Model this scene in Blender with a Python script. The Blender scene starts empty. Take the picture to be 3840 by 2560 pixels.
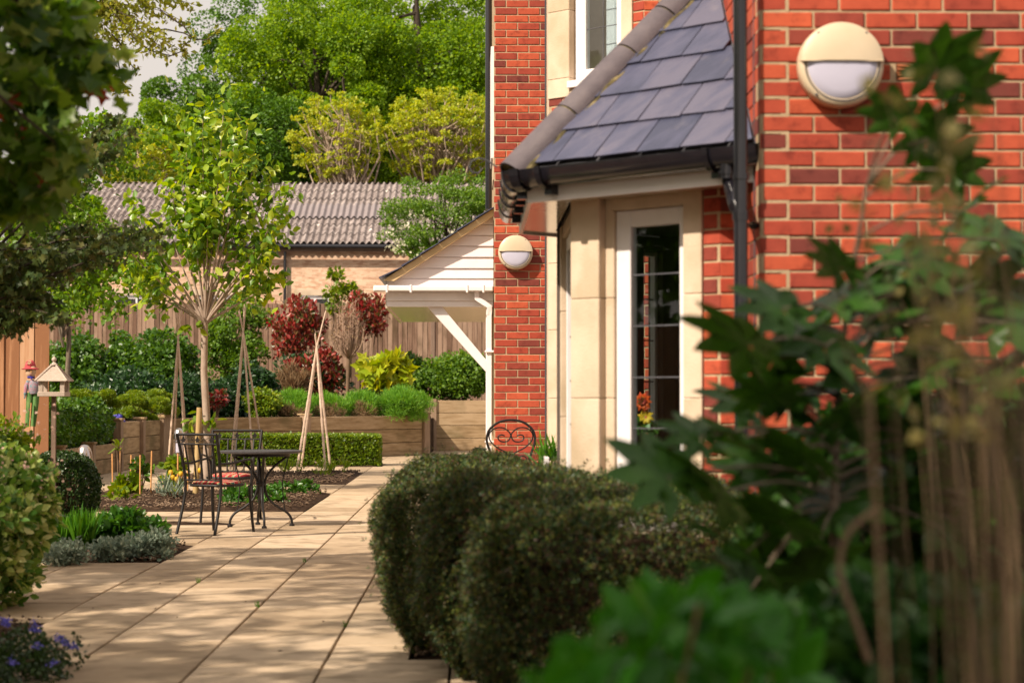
import bpy, math, random
import numpy as np
from mathutils import Vector, Matrix, Euler, noise
R = math.radians
random.seed(7); rng = np.random.default_rng(7)
S = bpy.context.scene
COL = S.collection

# ------------------------------------------------------------------ camera, sky, sun, exposure
FPX = 7467.0; CAMH = 1.25
PITCH = math.atan(217 / FPX); YAW = math.atan(142 / FPX)
cd = bpy.data.cameras.new('camera'); cam = bpy.data.objects.new('camera', cd); COL.objects.link(cam)
cd.sensor_width = 36.0; cd.lens = 36.0 * FPX / 3840.0
cam.location = (0, 0, CAMH); cam.rotation_euler = (R(90) + PITCH, 0, -YAW)
cd.clip_start = 0.1; cd.clip_end = 900
cd.dof.use_dof = True; cd.dof.focus_distance = 23.0; cd.dof.aperture_fstop = 3.4
S.camera = cam
CR = cam.rotation_euler.to_matrix()

SUN_TRAVEL = Vector((1.0, 0.90, -1.20)).normalized()
w = bpy.data.worlds.new('World'); S.world = w; w.use_nodes = True
nt = w.node_tree; nt.nodes.clear()
sky = nt.nodes.new('ShaderNodeTexSky'); sky.sky_type = 'NISHITA'; sky.sun_disc = False
tos = -SUN_TRAVEL
sky.sun_elevation = math.asin(tos.z); sky.sun_rotation = math.atan2(tos.x, tos.y)
sky.air_density = 1.2; sky.dust_density = 6.0; sky.ozone_density = 0.6
hz = nt.nodes.new('ShaderNodeMix'); hz.data_type = 'RGBA'; hz.inputs[0].default_value = 0.72
hz.inputs[7].default_value = (7.9, 6.9, 6.1, 1)       # thin bright cloud veil over the whole sky
bg = nt.nodes.new('ShaderNodeBackground'); bg.inputs[1].default_value = 0.088
wo = nt.nodes.new('ShaderNodeOutputWorld')
nt.links.new(sky.outputs[0], hz.inputs[6]); nt.links.new(hz.outputs[2], bg.inputs[0]); nt.links.new(bg.outputs[0], wo.inputs[0])
sl = bpy.data.lights.new('sun', 'SUN'); sl.energy = 5.0; sl.angle = R(0.9); sl.color = (1.0, 0.86, 0.70)
so = bpy.data.objects.new('sun', sl); COL.objects.link(so); so.rotation_euler = SUN_TRAVEL.to_track_quat('-Z', 'Y').to_euler()
S.view_settings.view_transform = 'Standard'; S.view_settings.look = 'None'
S.view_settings.exposure = 0.55; S.view_settings.gamma = 1.0; S.view_settings.use_curve_mapping = False
S.render.engine = 'CYCLES'
S.cycles.max_bounces = 7; S.cycles.transparent_max_bounces = 12; S.cycles.caustics_reflective = False; S.cycles.caustics_refractive = False

def pt(x, y, Y):
    """world point at depth Y seen at photo pixel x, y (3840 wide)"""
    d = CR @ Vector(((x - 1920) / FPX, -(y - 1280) / FPX, -1))
    t = Y / d.y
    return Vector((d.x * t, Y, CAMH + d.z * t))
def px(Y): return FPX / Y
def GX(x, Y): return pt(x, 1497, Y).x

# ------------------------------------------------------------------ materials
MATS = {}
def nodes_of(name):
    m = bpy.data.materials.new(name); m.use_nodes = True
    n = m.node_tree; n.nodes.clear()
    out = n.nodes.new('ShaderNodeOutputMaterial')
    return m, n, out
def ramp(n, stops):
    r = n.nodes.new('ShaderNodeValToRGB'); e = r.color_ramp.elements
    while len(e) > 1: e.remove(e[-1])
    e[0].position = stops[0][0]; e[0].color = (*stops[0][1], 1)
    for p, c in stops[1:]:
        q = e.new(p); q.color = (*c, 1)
    return r
def surf(name, cols, rough=0.6, scale=6.0, stretch=(1, 1, 1), bump=0.2, bscale=60.0, metal=0.0, objrand=0.0, spec=0.4, detail=5, dirt=None, coat=0, bdist=0.01):
    """cols: two or three colours mixed by noise; objrand shifts it per object"""
    if name in MATS: return MATS[name]
    m, n, out = nodes_of(name); L = n.links.new
    tc = n.nodes.new('ShaderNodeTexCoord'); mp = n.nodes.new('ShaderNodeMapping'); mp.inputs['Scale'].default_value = stretch
    oi = n.nodes.new('ShaderNodeObjectInfo')
    add = n.nodes.new('ShaderNodeVectorMath'); add.operation = 'ADD'
    mul = n.nodes.new('ShaderNodeVectorMath'); mul.operation = 'SCALE'; mul.inputs[0].default_value = (37, 61, 23)
    L(oi.outputs['Random'], mul.inputs['Scale']); L(tc.outputs['Object'], add.inputs[0]); L(mul.outputs[0], add.inputs[1]); L(add.outputs[0], mp.inputs[0])
    no = n.nodes.new('ShaderNodeTexNoise'); no.inputs['Scale'].default_value = scale; no.inputs['Detail'].default_value = detail; no.inputs['Roughness'].default_value = 0.6
    L(mp.outputs[0], no.inputs['Vector'])
    k = len(cols)
    st = [(0.3 + 0.4 * i / max(1, k - 1), c) for i, c in enumerate(cols)]
    rp = ramp(n, st)
    if objrand > 0:
        ma = n.nodes.new('ShaderNodeMath'); ma.operation = 'MULTIPLY_ADD'
        mb = n.nodes.new('ShaderNodeMath'); mb.operation = 'SUBTRACT'; mb.inputs[1].default_value = 0.5
        L(oi.outputs['Random'], mb.inputs[0]); L(mb.outputs[0], ma.inputs[0]); ma.inputs[1].default_value = objrand; L(no.outputs[0], ma.inputs[2]); L(ma.outputs[0], rp.inputs[0])
    else:
        L(no.outputs[0], rp.inputs[0])
    p = n.nodes.new('ShaderNodeBsdfPrincipled'); p.inputs['Roughness'].default_value = rough; p.inputs['Metallic'].default_value = metal
    p.inputs['Specular IOR Level'].default_value = spec; p.inputs['Coat Weight'].default_value = coat
    colout = rp.outputs[0]
    if dirt:
        n2 = n.nodes.new('ShaderNodeTexNoise'); n2.inputs['Scale'].default_value = dirt[1]; n2.inputs['Detail'].default_value = 6
        L(add.outputs[0], n2.inputs['Vector'])
        r2 = ramp(n, [(dirt[3] if len(dirt) > 3 else 0.5, (0, 0, 0)), ((dirt[3] if len(dirt) > 3 else 0.5) + 0.16, (1, 1, 1))]); L(n2.outputs[0], r2.inputs[0])
        f = n.nodes.new('ShaderNodeMath'); f.operation = 'MULTIPLY'; f.inputs[1].default_value = dirt[2]; L(r2.outputs[0], f.inputs[0])
        mx = n.nodes.new('ShaderNodeMix'); mx.data_type = 'RGBA'; mx.inputs[7].default_value = (*dirt[0], 1)
        L(f.outputs[0], mx.inputs[0]); L(colout, mx.inputs[6]); colout = mx.outputs[2]
    L(colout, p.inputs['Base Color'])
    if bump > 0:
        nb = n.nodes.new('ShaderNodeTexNoise'); nb.inputs['Scale'].default_value = bscale; nb.inputs['Detail'].default_value = 4; L(mp.outputs[0], nb.inputs['Vector'])
        b = n.nodes.new('ShaderNodeBump'); b.inputs['Strength'].default_value = bump; b.inputs['Distance'].default_value = bdist; L(nb.outputs[0], b.inputs['Height']); L(b.outputs[0], p.inputs['Normal'])
    L(p.outputs[0], out.inputs[0]); MATS[name] = m
    return m
def leafmat(name, cols, trans=0.4, rough=0.45, nscale=0.6, island=0.75, spec=0.35, edge=None):
    if name in MATS: return MATS[name]
    m, n, out = nodes_of(name); L = n.links.new
    g = n.nodes.new('ShaderNodeNewGeometry'); no = n.nodes.new('ShaderNodeTexNoise'); no.inputs['Scale'].default_value = nscale; no.inputs['Detail'].default_value = 3
    tc = n.nodes.new('ShaderNodeTexCoord'); L(tc.outputs['Object'], no.inputs['Vector'])
    mx = n.nodes.new('ShaderNodeMix'); mx.inputs[0].default_value = island; L(no.outputs[0], mx.inputs[2]); L(g.outputs['Random Per Island'], mx.inputs[3])
    k = len(cols); rp = ramp(n, [(0.12 + 0.76 * i / max(1, k - 1), c) for i, c in enumerate(cols)]); L(mx.outputs[0], rp.inputs[0])
    p = n.nodes.new('ShaderNodeBsdfPrincipled'); p.inputs['Roughness'].default_value = rough; p.inputs['Specular IOR Level'].default_value = spec
    L(rp.outputs[0], p.inputs['Base Color'])
    t = n.nodes.new('ShaderNodeBsdfTranslucent')
    hs = n.nodes.new('ShaderNodeHueSaturation'); hs.inputs['Hue'].default_value = 0.485; hs.inputs['Saturation'].default_value = 1.1; hs.inputs['Value'].default_value = 1.5
    L(rp.outputs[0], hs.inputs['Color']); L(hs.outputs[0], t.inputs[0])
    ms = n.nodes.new('ShaderNodeMixShader'); ms.inputs[0].default_value = trans; L(p.outputs[0], ms.inputs[1]); L(t.outputs[0], ms.inputs[2]); L(ms.outputs[0], out.inputs[0])
    MATS[name] = m; return m
def glassmat(name, tint=(0.9, 0.95, 0.95), refl=1.0):
    if name in MATS: return MATS[name]
    m, n, out = nodes_of(name); L = n.links.new
    t = n.nodes.new('ShaderNodeBsdfTransparent'); t.inputs[0].default_value = (*tint, 1)
    gl = n.nodes.new('ShaderNodeBsdfGlossy'); gl.inputs['Roughness'].default_value = 0.02; gl.inputs[0].default_value = (refl, refl, refl, 1)
    lw = n.nodes.new('ShaderNodeLayerWeight'); pw = n.nodes.new('ShaderNodeMath'); pw.operation = 'POWER'; pw.inputs[1].default_value = 5.0; L(lw.outputs['Facing'], pw.inputs[0])
    fr = n.nodes.new('ShaderNodeMath'); fr.operation = 'MULTIPLY_ADD'; fr.inputs[1].default_value = .9; fr.inputs[2].default_value = .035; L(pw.outputs[0], fr.inputs[0])
    ms = n.nodes.new('ShaderNodeMixShader'); L(fr.outputs[0], ms.inputs[0]); L(t.outputs[0], ms.inputs[1]); L(gl.outputs[0], ms.inputs[2]); L(ms.outputs[0], out.inputs[0])
    MATS[name] = m; return m

# ------------------------------------------------------------------ object helpers
def tag(o, label=None, cat=None, group=None, kind=None):
    if label: o['label'] = label
    if cat: o['category'] = cat
    if group: o['group'] = group
    if kind: o['kind'] = kind
    return o
def thing(name, label, cat, loc=(0, 0, 0), rz=0.0, group=None, kind=None):
    o = bpy.data.objects.new(name, None); COL.objects.link(o); o.location = loc; o.rotation_euler = (0, 0, rz)
    o.empty_display_size = 0.1
    return tag(o, label, cat, group, kind)
def link(name, me, parent=None, loc=None, rot=None, scale=None):
    o = bpy.data.objects.new(name, me); COL.objects.link(o)
    if parent is not None: o.parent = parent
    if loc is not None: o.location = loc
    if rot is not None: o.rotation_euler = rot
    if scale is not None: o.scale = scale
    return o
def rootloc(p):
    v = Vector((0, 0, 0))
    while p is not None:
        v = v + p.location; p = p.parent
    return v
class MB:
    def __init__(s): s.v = []; s.f = []
    def add(s, vs, fs):
        b = len(s.v); s.v += [tuple(q) for q in vs]; s.f += [tuple(b + i for i in f) for f in fs]; return s
    def box(s, x0, x1, y0, y1, z0, z1):
        return s.add([(x0, y0, z0), (x1, y0, z0), (x1, y1, z0), (x0, y1, z0), (x0, y0, z1), (x1, y0, z1), (x1, y1, z1), (x0, y1, z1)],
                     [(0, 3, 2, 1), (4, 5, 6, 7), (0, 1, 5, 4), (1, 2, 6, 5), (2, 3, 7, 6), (3, 0, 4, 7)])
    def prism(s, poly, off):
        """poly: coplanar 3-D points, extruded by vector off"""
        k = len(poly); off = Vector(off)
        vs = [Vector(p) for p in poly] + [Vector(p) + off for p in poly]
        return s.add(vs, [tuple(range(k))[::-1], tuple(range(k, 2 * k))] + [(i, (i + 1) % k, k + (i + 1) % k, k + i) for i in range(k)])
    def ubox(s, P0, u, n, u0, u1, n0, n1, z0, z1):
        """box in a facade frame: u along the wall, n outward"""
        P0 = Vector(P0); u = Vector(u); n = Vector(n)
        c = [P0 + u * a + n * b for a, b in ((u0, n0), (u1, n0), (u1, n1), (u0, n1))]
        vs = [(q.x, q.y, z0) for q in c] + [(q.x, q.y, z1) for q in c]
        return s.add(vs, [(0, 3, 2, 1), (4, 5, 6, 7), (0, 1, 5, 4), (1, 2, 6, 5), (2, 3, 7, 6), (3, 0, 4, 7)])
    def tube(s, pts, rad, n=8, cap=True):
        pts = [Vector(p) for p in pts]
        if not hasattr(rad, '__len__'): rad = [rad] * len(pts)
        b = len(s.v); prev = None
        for i, p in enumerate(pts):
            t = (pts[min(i + 1, len(pts) - 1)] - pts[max(i - 1, 0)])
            t = t.normalized() if t.length > 1e-9 else Vector((0, 0, 1))
            if prev is None:
                a = t.orthogonal().normalized()
            else:
                a = prev - t * prev.dot(t); a = a.normalized() if a.length > 1e-6 else t.orthogonal().normalized()
            prev = a; c = t.cross(a)
            for k in range(n):
                th = 2 * math.pi * k / n
                s.v.append(tuple(p + (a * math.cos(th) + c * math.sin(th)) * rad[i]))
        for i in range(len(pts) - 1):
            for k in range(n):
                s.f.append((b + i * n + k, b + i * n + (k + 1) % n, b + (i + 1) * n + (k + 1) % n, b + (i + 1) * n + k))
        if cap:
            s.f.append(tuple(b + k for k in range(n))[::-1]); e = b + (len(pts) - 1) * n; s.f.append(tuple(e + k for k in range(n)))
        return s
    def lathe(s, prof, n=20, o=(0, 0, 0), axis='z', sx=1, sy=1):
        b = len(s.v)
        for r, z in prof:
            for k in range(n):
                th = 2 * math.pi * k / n; x, y = r * math.cos(th) * sx, r * math.sin(th) * sy
                if axis == 'z': q = (o[0] + x, o[1] + y, o[2] + z)
                else: q = (o[0] + x, o[1] - z, o[2] + y)      # z grows towards -Y
                s.v.append(q)
        for i in range(len(prof) - 1):
            for k in range(n):
                s.f.append((b + i * n + k, b + i * n + (k + 1) % n, b + (i + 1) * n + (k + 1) % n, b + (i + 1) * n + k))
        s.f.append(tuple(b + k for k in range(n))[::-1]); e = b + (len(prof) - 1) * n; s.f.append(tuple(e + k for k in range(n)))
        return s
    def mesh(s, name, mat, smooth=False, bevel=0.0):
        me = bpy.data.meshes.new(name); me.from_pydata(s.v, [], s.f)
        if mat: me.materials.append(mat)
        if bevel > 0:
            import bmesh
            bm = bmesh.new(); bm.from_mesh(me); bmesh.ops.recalc_face_normals(bm, faces=bm.faces)
            es = [e for e in bm.edges if len(e.link_faces) == 2 and e.calc_face_angle(0) > 0.5]
            bmesh.ops.bevel(bm, geom=es, offset=bevel, segments=1, affect='EDGES', clamp_overlap=True); bm.to_mesh(me); bm.free()
        else:
            import bmesh
            bm = bmesh.new(); bm.from_mesh(me); bmesh.ops.recalc_face_normals(bm, faces=bm.faces); bm.to_mesh(me); bm.free()
        if smooth:
            me.shade_smooth()
            try: me.set_sharp_from_angle(angle=R(50))
            except Exception: pass
        return me
    def build(s, name, mat, parent=None, smooth=False, bevel=0.0, world=True):
        """world=True: vertices are world coordinates, shifted to the parent's origin"""
        if world and parent is not None:
            o = rootloc(parent); s.v = [(a - o.x, b - o.y, c - o.z) for a, b, c in s.v]
        return link(name, s.mesh(name, mat, smooth, bevel), parent)
def stone(s): return s
def copy_tree(o, parent=None):
    c = o.copy(); COL.objects.link(c)
    if parent is not None: c.parent = parent
    for ch in list(o.children): copy_tree(ch, c)
    return c

# ---- leaf clouds (numpy)
TPL = {
 'rhomb': (np.array([[0, 0, 0], [.28, .5, .06], [0, 1, 0], [-.28, .5, .06]]), [(0, 1, 2), (0, 2, 3)]),
 'wide': (np.array([[0, 0, 0], [.42, .45, .1], [0, 1, -.05], [-.42, .45, .1]]), [(0, 1, 2), (0, 2, 3)]),
 'blade': (np.array([[-.05, 0, 0], [.05, 0, 0], [.035, .6, .05], [0, 1, .0]]), [(0, 1, 2), (0, 2, 3)]),
 'needle': (np.array([[0, 0, 0], [.11, .5, .03], [0, 1, 0], [-.11, .5, .03]]), [(0, 1, 2), (0, 2, 3)]),
 'oval': (np.array([[0, 0, 0], [.22, .22, .06], [.3, .55, .08], [.12, .88, .03], [0, 1, -.06], [-.12, .88, .03], [-.3, .55, .08], [-.22, .22, .06], [0, .5, -.02]]),
          [(8, 0, 1), (8, 1, 2), (8, 2, 3), (8, 3, 4), (8, 4, 5), (8, 5, 6), (8, 6, 7), (8, 7, 0)]),
 'maple': (np.array([[0, 0, 0], [.32, .02, .02], [.22, .25, .0], [.56, .48, .08], [.24, .55, .02], [0, 1, .0], [-.24, .55, .02], [-.56, .48, .08], [-.22, .25, .0], [-.32, .02, .02], [0, .35, -.06]]),
           [(10, 0, 1), (10, 1, 2), (10, 2, 3), (10, 3, 4), (10, 4, 5), (10, 5, 6), (10, 6, 7), (10, 7, 8), (10, 8, 9), (10, 9, 0)]),
}
def spray(n_leaf=9, droop=0.2):
    """a small pinnate / whorled sprig made of rhombs: template"""
    V = []; F = []
    for i in range(n_leaf):
        a = (i * 2.4); t = i / n_leaf
        d = np.array([math.cos(a) * .9, .5 + .5 * t, math.sin(a) * .6]); d /= np.linalg.norm(d)
        o = np.array([0, t * .5, 0]); s = .5 * (1 - .3 * t)
        side = np.cross(d, [0.1, 0.2, 1]); side /= np.linalg.norm(side)
        b = len(V); V += [o, o + d * s * .5 + side * s * .2, o + d * s, o + d * s * .5 - side * s * .2]; F += [(b, b + 1, b + 2), (b, b + 2, b + 3)]
    return np.array(V), F
TPL['sprig'] = spray(6)
TPL['tuft'] = spray(5)
def rand_unit(n):
    v = rng.normal(size=(n, 3)); return v / np.linalg.norm(v, axis=1)[:, None]
def leaf_mesh(name, P, size, mat, tpl='rhomb', out=None, outw=0.6, droop=0.0, up=0.0):
    T, F = TPL[tpl]; N = len(P)
    if np.isscalar(size): size = np.full(N, float(size))
    d = rand_unit(N)
    if out is not None: d = d + out * outw * 1.6
    d[:, 2] += up - droop
    d /= np.linalg.norm(d, axis=1)[:, None] + 1e-9
    nr = rand_unit(N); nr[:, 2] += 0.7; nr[:, 0] -= .15; nr[:, 1] -= .15
    if out is not None: nr += out * 0.5
    x = np.cross(d, nr); x /= np.linalg.norm(x, axis=1)[:, None] + 1e-9
    z = np.cross(x, d)
    s = size[:, None, None]
    V = P[:, None, :] + s * (T[None, :, 0:1] * x[:, None, :] + T[None, :, 1:2] * d[:, None, :] + T[None, :, 2:3] * z[:, None, :])
    k = len(T); V = V.reshape(-1, 3)
    Fa = np.array(F); nf = len(Fa)
    I = (Fa[None] + (np.arange(N) * k)[:, None, None]).reshape(-1)
    me = bpy.data.meshes.new(name)
    me.vertices.add(len(V)); me.vertices.foreach_set('co', V.astype(np.float32).ravel())
    me.loops.add(len(I)); me.loops.foreach_set('vertex_index', I.astype(np.int32))
    me.polygons.add(N * nf); me.polygons.foreach_set('loop_start', np.arange(0, len(I), 3, dtype=np.int32))
    me.polygons.foreach_set('use_smooth', np.ones(N * nf, bool))
    me.update(calc_edges=True); me.materials.append(mat)
    return me
def leaves(name, P, size, mat, parent, tpl='rhomb', **k):
    o = rootloc(parent) if parent is not None else Vector((0, 0, 0))
    return link(name, leaf_mesh(name, np.asarray(P) - np.array(o), size, mat, tpl, **k), parent)
def ell_shell(n, c, r, thick=0.25, zmin=-0.6):
    """points near the surface of an ellipsoid, with outward directions"""
    d = rand_unit(int(n * 1.8)); d = d[d[:, 2] > zmin][:n]
    t = 1 - np.abs(rng.normal(0, thick, len(d)))
    t = np.clip(t, 0.15, 1.15)
    return np.array(c) + d * np.array(r) * t[:, None], d
def crown(n, c, r, nclump, cr, thick=0.22, seed=0, fill=1.0, flat=0.75):
    """billowy crown: clump shells placed in/around an ellipsoid"""
    g = np.random.default_rng(seed)
    u = g.normal(size=(nclump, 3)); u /= np.linalg.norm(u, axis=1)[:, None]
    rad = g.uniform(0.35, 1.0, nclump) ** 0.5
    C = np.array(c) + u * np.array(r) * rad[:, None] * fill
    P = []; D = []
    per = max(1, n // nclump)
    for q in C:
        s = cr * g.uniform(0.6, 1.35)
        p, d = ell_shell(per, q, (s, s, s * flat), thick, -0.75); P.append(p); D.append(d)
    return np.vstack(P), np.vstack(D), C
def limbs(mb, base, top, C, k, r0, seed=1, n=5):
    g = random.Random(seed)
    idx = g.sample(range(len(C)), min(k, len(C)))
    base = Vector(base); top = Vector(top)
    for i in idx:
        e = Vector(C[i]); t = g.uniform(0.25, 1.0); s = base.lerp(top, t)
        m1 = s.lerp(e, 0.35) + Vector((g.uniform(-.1, .1), g.uniform(-.1, .1), .12)) * (e - s).length
        m2 = s.lerp(e, 0.7) + Vector((g.uniform(-.08, .08), g.uniform(-.08, .08), .05)) * (e - s).length
        a = r0 * (1 - 0.6 * t)
        mb.tube([s, m1, m2, e], [a, a * .7, a * .42, a * .12], n, cap=False)
def tree(name, label, base, crown_c, crown_r, nleaf, nclump, clump_r, leafsize, lmat, tmat, trunk_r, seed, tpl='rhomb', nl=20, group=None, cat='tree', extra=None, top=None, limb_r=None, droop=0.0, flat=0.75, thick=0.22, outw=0.6):
    base = Vector(base); th = thing(name, label, cat, base, 0, group)
    P, D, C = crown(nleaf, crown_c, crown_r, nclump, clump_r, seed=seed, flat=flat, thick=thick)
    if extra is not None:
        for (c2, r2, n2, k2) in extra:
            p, d, c_ = crown(n2, c2, r2, k2, clump_r, seed=seed + 5, flat=flat, thick=thick); P = np.vstack([P, p]); D = np.vstack([D, d]); C = np.vstack([C, c_])
    leaves('crown', P, leafsize * rng.uniform(.7, 1.25, len(P)), lmat, th, tpl, out=D, droop=droop, outw=outw)
    mb = MB(); tp = Vector(top) if top is not None else Vector(crown_c) + Vector((0, 0, crown_r[2] * .4))
    mid = base.lerp(tp, .5) + Vector((.02, .02, 0)) * (tp - base).length
    mb.tube([base - Vector((0, 0, .05)), base.lerp(mid, .5), mid, tp], [trunk_r * 1.15, trunk_r * .95, trunk_r * .75, trunk_r * .2], 10)
    limbs(mb, base.lerp(tp, .3), tp, C, nl, limb_r or trunk_r * .5, seed)
    mb.build('trunk', tmat, th, smooth=True)
    return th
def shrub(name, label, c, r, n, size, lmat, tpl='rhomb', ncl=30, clr=None, seed=1, cat='shrub', group=None, stem=True, outw=.6, up=0.0, flat=.8, tmat=None, droop=0.0, thick=.25, loc_z=None):
    c = Vector(c); lz = (c.z - r[2]) if loc_z is None else loc_z
    th = thing(name, label, cat, (c.x, c.y, lz), 0, group)
    clr = clr or min(r) * .45
    P, D, C = crown(n, c, r, ncl, clr, seed=seed, flat=flat, thick=thick, fill=.82)
    ok = P[:, 2] > lz; P = P[ok]; D = D[ok]
    leaves('foliage', P, size * rng.uniform(.7, 1.3, len(P)), lmat, th, tpl, out=D, outw=outw, up=up, droop=droop)
    if stem:
        mb = MB(); b = Vector((c.x, c.y, lz)); g = random.Random(seed)
        for i in range(min(12, ncl)):
            e = Vector(C[i]); e.z = max(e.z, lz + .1)
            mb.tube([b + Vector((g.uniform(-.1, .1) * r[0], g.uniform(-.1, .1) * r[1], 0)), b.lerp(e, .5) + Vector((0, 0, .1 * r[2])), e], [.012, .009, .004], 5, cap=False)
        mb.build('stem', tmat or M_twig, th)
    return th

# ------------------------------------------------------------------ material set
M_mortar = surf('mortar', [(.34, .245, .145), (.46, .34, .21)], .9, 25, bump=.5, bscale=200)
def brickmat(name, dark, mid, hi):
    m, n, out = nodes_of(name); L = n.links.new
    oi = n.nodes.new('ShaderNodeObjectInfo'); g = n.nodes.new('ShaderNodeNewGeometry'); tc = n.nodes.new('ShaderNodeTexCoord')
    sm = n.nodes.new('ShaderNodeMath'); sm.operation = 'ADD'; L(oi.outputs['Random'], sm.inputs[0]); L(g.outputs['Random Per Island'], sm.inputs[1])
    fr = n.nodes.new('ShaderNodeMath'); fr.operation = 'FRACT'; L(sm.outputs[0], fr.inputs[0])
    rp = ramp(n, [(0.0, dark), (.16, tuple(.5 * (a + b) for a, b in zip(dark, mid))), (.4, mid), (1.0, hi)]); L(fr.outputs[0], rp.inputs[0])
    no = n.nodes.new('ShaderNodeTexNoise'); no.noise_dimensions = '4D'; no.inputs['Scale'].default_value = 14; no.inputs['Detail'].default_value = 6; no.inputs['Roughness'].default_value = .65
    L(tc.outputs['Object'], no.inputs['Vector']); wm = n.nodes.new('ShaderNodeMath'); wm.operation = 'MULTIPLY'; wm.inputs[1].default_value = 90; L(fr.outputs[0], wm.inputs[0]); L(wm.outputs[0], no.inputs['W'])
    r2 = ramp(n, [(.30, (.50, .44, .46)), (.47, (.92, .90, .90)), (.60, (1, 1, 1)), (.75, (1.15, 1.15, 1.12))]); L(no.outputs[0], r2.inputs[0])
    mx = n.nodes.new('ShaderNodeMix'); mx.data_type = 'RGBA'; mx.blend_type = 'MULTIPLY'; mx.inputs[0].default_value = 1; L(rp.outputs[0], mx.inputs[6]); L(r2.outputs[0], mx.inputs[7])
    p = n.nodes.new('ShaderNodeBsdfPrincipled'); p.inputs['Roughness'].default_value = .85; p.inputs['Specular IOR Level'].default_value = .25; L(mx.outputs[2], p.inputs['Base Color'])
    nb = n.nodes.new('ShaderNodeTexNoise'); nb.inputs['Scale'].default_value = 120; L(tc.outputs['Object'], nb.inputs['Vector'])
    b = n.nodes.new('ShaderNodeBump'); b.inputs['Strength'].default_value = .35; b.inputs['Distance'].default_value = .003; L(nb.outputs[0], b.inputs['Height']); L(b.outputs[0], p.inputs['Normal'])
    L(p.outputs[0], out.inputs[0]); return m
M_brick = brickmat('red_brick', (.15, .036, .028), (.33, .054, .030), (.47, .092, .040))
M_stone = surf('cast_stone', [(.47, .37, .265), (.56, .445, .325), (.62, .50, .38)], .8, 3, bump=.25, bscale=90, dirt=((.34, .25, .14), 2.6, .45, .48))
M_white = surf('white_plastic', [(.74, .70, .70), (.80, .76, .76)], .28, 3, bump=0, spec=.5, dirt=((.55, .50, .45), 5, .25, .56))
M_whitewood = surf('white_boarding', [(.72, .64, .63), (.80, .72, .71)], .35, 3, bump=.04, spec=.4, dirt=((.50, .42, .38), 3, .3, .55))
M_soffit = surf('glossy_soffit', [(.50, .42, .33), (.58, .49, .39)], .12, 3, bump=0, spec=.9)
M_black = surf('black_plastic', [(.006, .006, .009), (.011, .010, .014)], .22, 5, bump=.02, spec=.6, coat=.3)
M_iron = surf('black_iron', [(.006, .005, .005), (.014, .011, .010)], .5, 30, bump=.1, spec=.35)
M_slate = surf('slate', [(.040, .045, .080), (.062, .066, .112), (.095, .092, .135)], .42, 4, (1, 2.5, 1), .4, 25, objrand=.42, spec=.5, dirt=((.24, .21, .21), 6, .35, .63))
M_ridge = surf('ridge_tile', [(.072, .060, .070), (.098, .082, .092), (.125, .105, .112)], .75, 8, bump=.3, bscale=120)
M_moss = surf('mossy_mortar', [(.02, .018, .008), (.09, .072, .028), (.24, .19, .09)], .95, 18, bump=.6, bscale=60, bdist=.02)
M_lead = surf('lead', [(.05, .05, .06), (.09, .09, .10)], .5, 10, bump=0)
M_glass = glassmat('window_glass')
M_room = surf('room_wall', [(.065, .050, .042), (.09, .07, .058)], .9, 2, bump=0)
M_curtain = surf('net_curtain', [(.55, .55, .58), (.72, .72, .74)], .9, 2, bump=0)
M_lampc = surf('cream_lamp', [(.53, .43, .29), (.60, .49, .35)], .35, 4, bump=0, spec=.5, dirt=((.35, .27, .16), 6, .3, .6))
M_frost = surf('frosted_glass', [(.44, .43, .54), (.50, .49, .60)], .3, 2, bump=0, spec=.5)
M_steel = surf('brushed_steel', [(.52, .47, .45), (.64, .58, .56)], .25, 60, (1, 1, .1), 0, metal=1.0)
M_slab = surf('paving_slab', [(.345, .255, .165), (.435, .33, .22), (.505, .39, .27)], .85, 1.6, (1, 1, 1), .3, 150, objrand=.55, spec=.2, dirt=((.20, .145, .09), 4.5, .6, .50), detail=8)
M_grout = surf('joint_sand', [(.035, .022, .013), (.07, .045, .025)], 1, 20, bump=.4)
M_soil = surf('soil', [(.018, .011, .007), (.045, .026, .016), (.10, .062, .038)], 1, 9, bump=1, bscale=60, bdist=.03, spec=.1)
M_pebble = surf('soil_stones', [(.035, .02, .012), (.10, .062, .036), (.30, .21, .14)], .9, .8, bump=.2)
M_timber = surf('sleeper_timber', [(.20, .13, .065), (.32, .22, .12), (.42, .30, .18)], .8, 2.2, (1, 7, 7), .35, 30, objrand=.3, spec=.2, dirt=((.10, .085, .035), 1.3, .5, .53))
M_timberp = surf('post_timber', [(.21, .135, .085), (.32, .22, .145)], .8, 4, (7, 7, 1), .3, 30, objrand=.3, dirt=((.09, .08, .03), 2, .4, .55))
M_fence = surf('fence_board', [(.15, .090, .062), (.235, .150, .105), (.31, .21, .15)], .9, 2.5, (9, 9, .6), .3, 30, objrand=.55, spec=.1, dirt=((.07, .05, .025), 1.4, .6, .52))
M_fence2 = surf('new_fence_board', [(.25, .115, .055), (.42, .22, .115), (.50, .30, .18)], .85, 2.5, (12, 12, .7), .2, 30, objrand=.6, spec=.2)
M_bark = surf('bark', [(.10, .075, .05), (.20, .155, .11)], .9, 6, (3, 3, 1), .6, 25)
M_palebark = surf('pale_bark', [(.28, .20, .15), (.42, .33, .26)], .85, 8, (2, 2, .8), .3, 20)
M_darkbark = surf('dark_bark', [(.035, .024, .018), (.07, .05, .036)], .9, 8, bump=.5)
M_twig = surf('twig', [(.12, .075, .045), (.20, .13, .08)], .9, 8, bump=0)
M_paletwig = surf('pale_twig', [(.30, .19, .13), (.42, .29, .21)], .9, 8, bump=0)
M_cane = surf('bamboo_cane', [(.48, .34, .25), (.62, .47, .36)], .7, 3, (1, 1, 6), 0)
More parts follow.
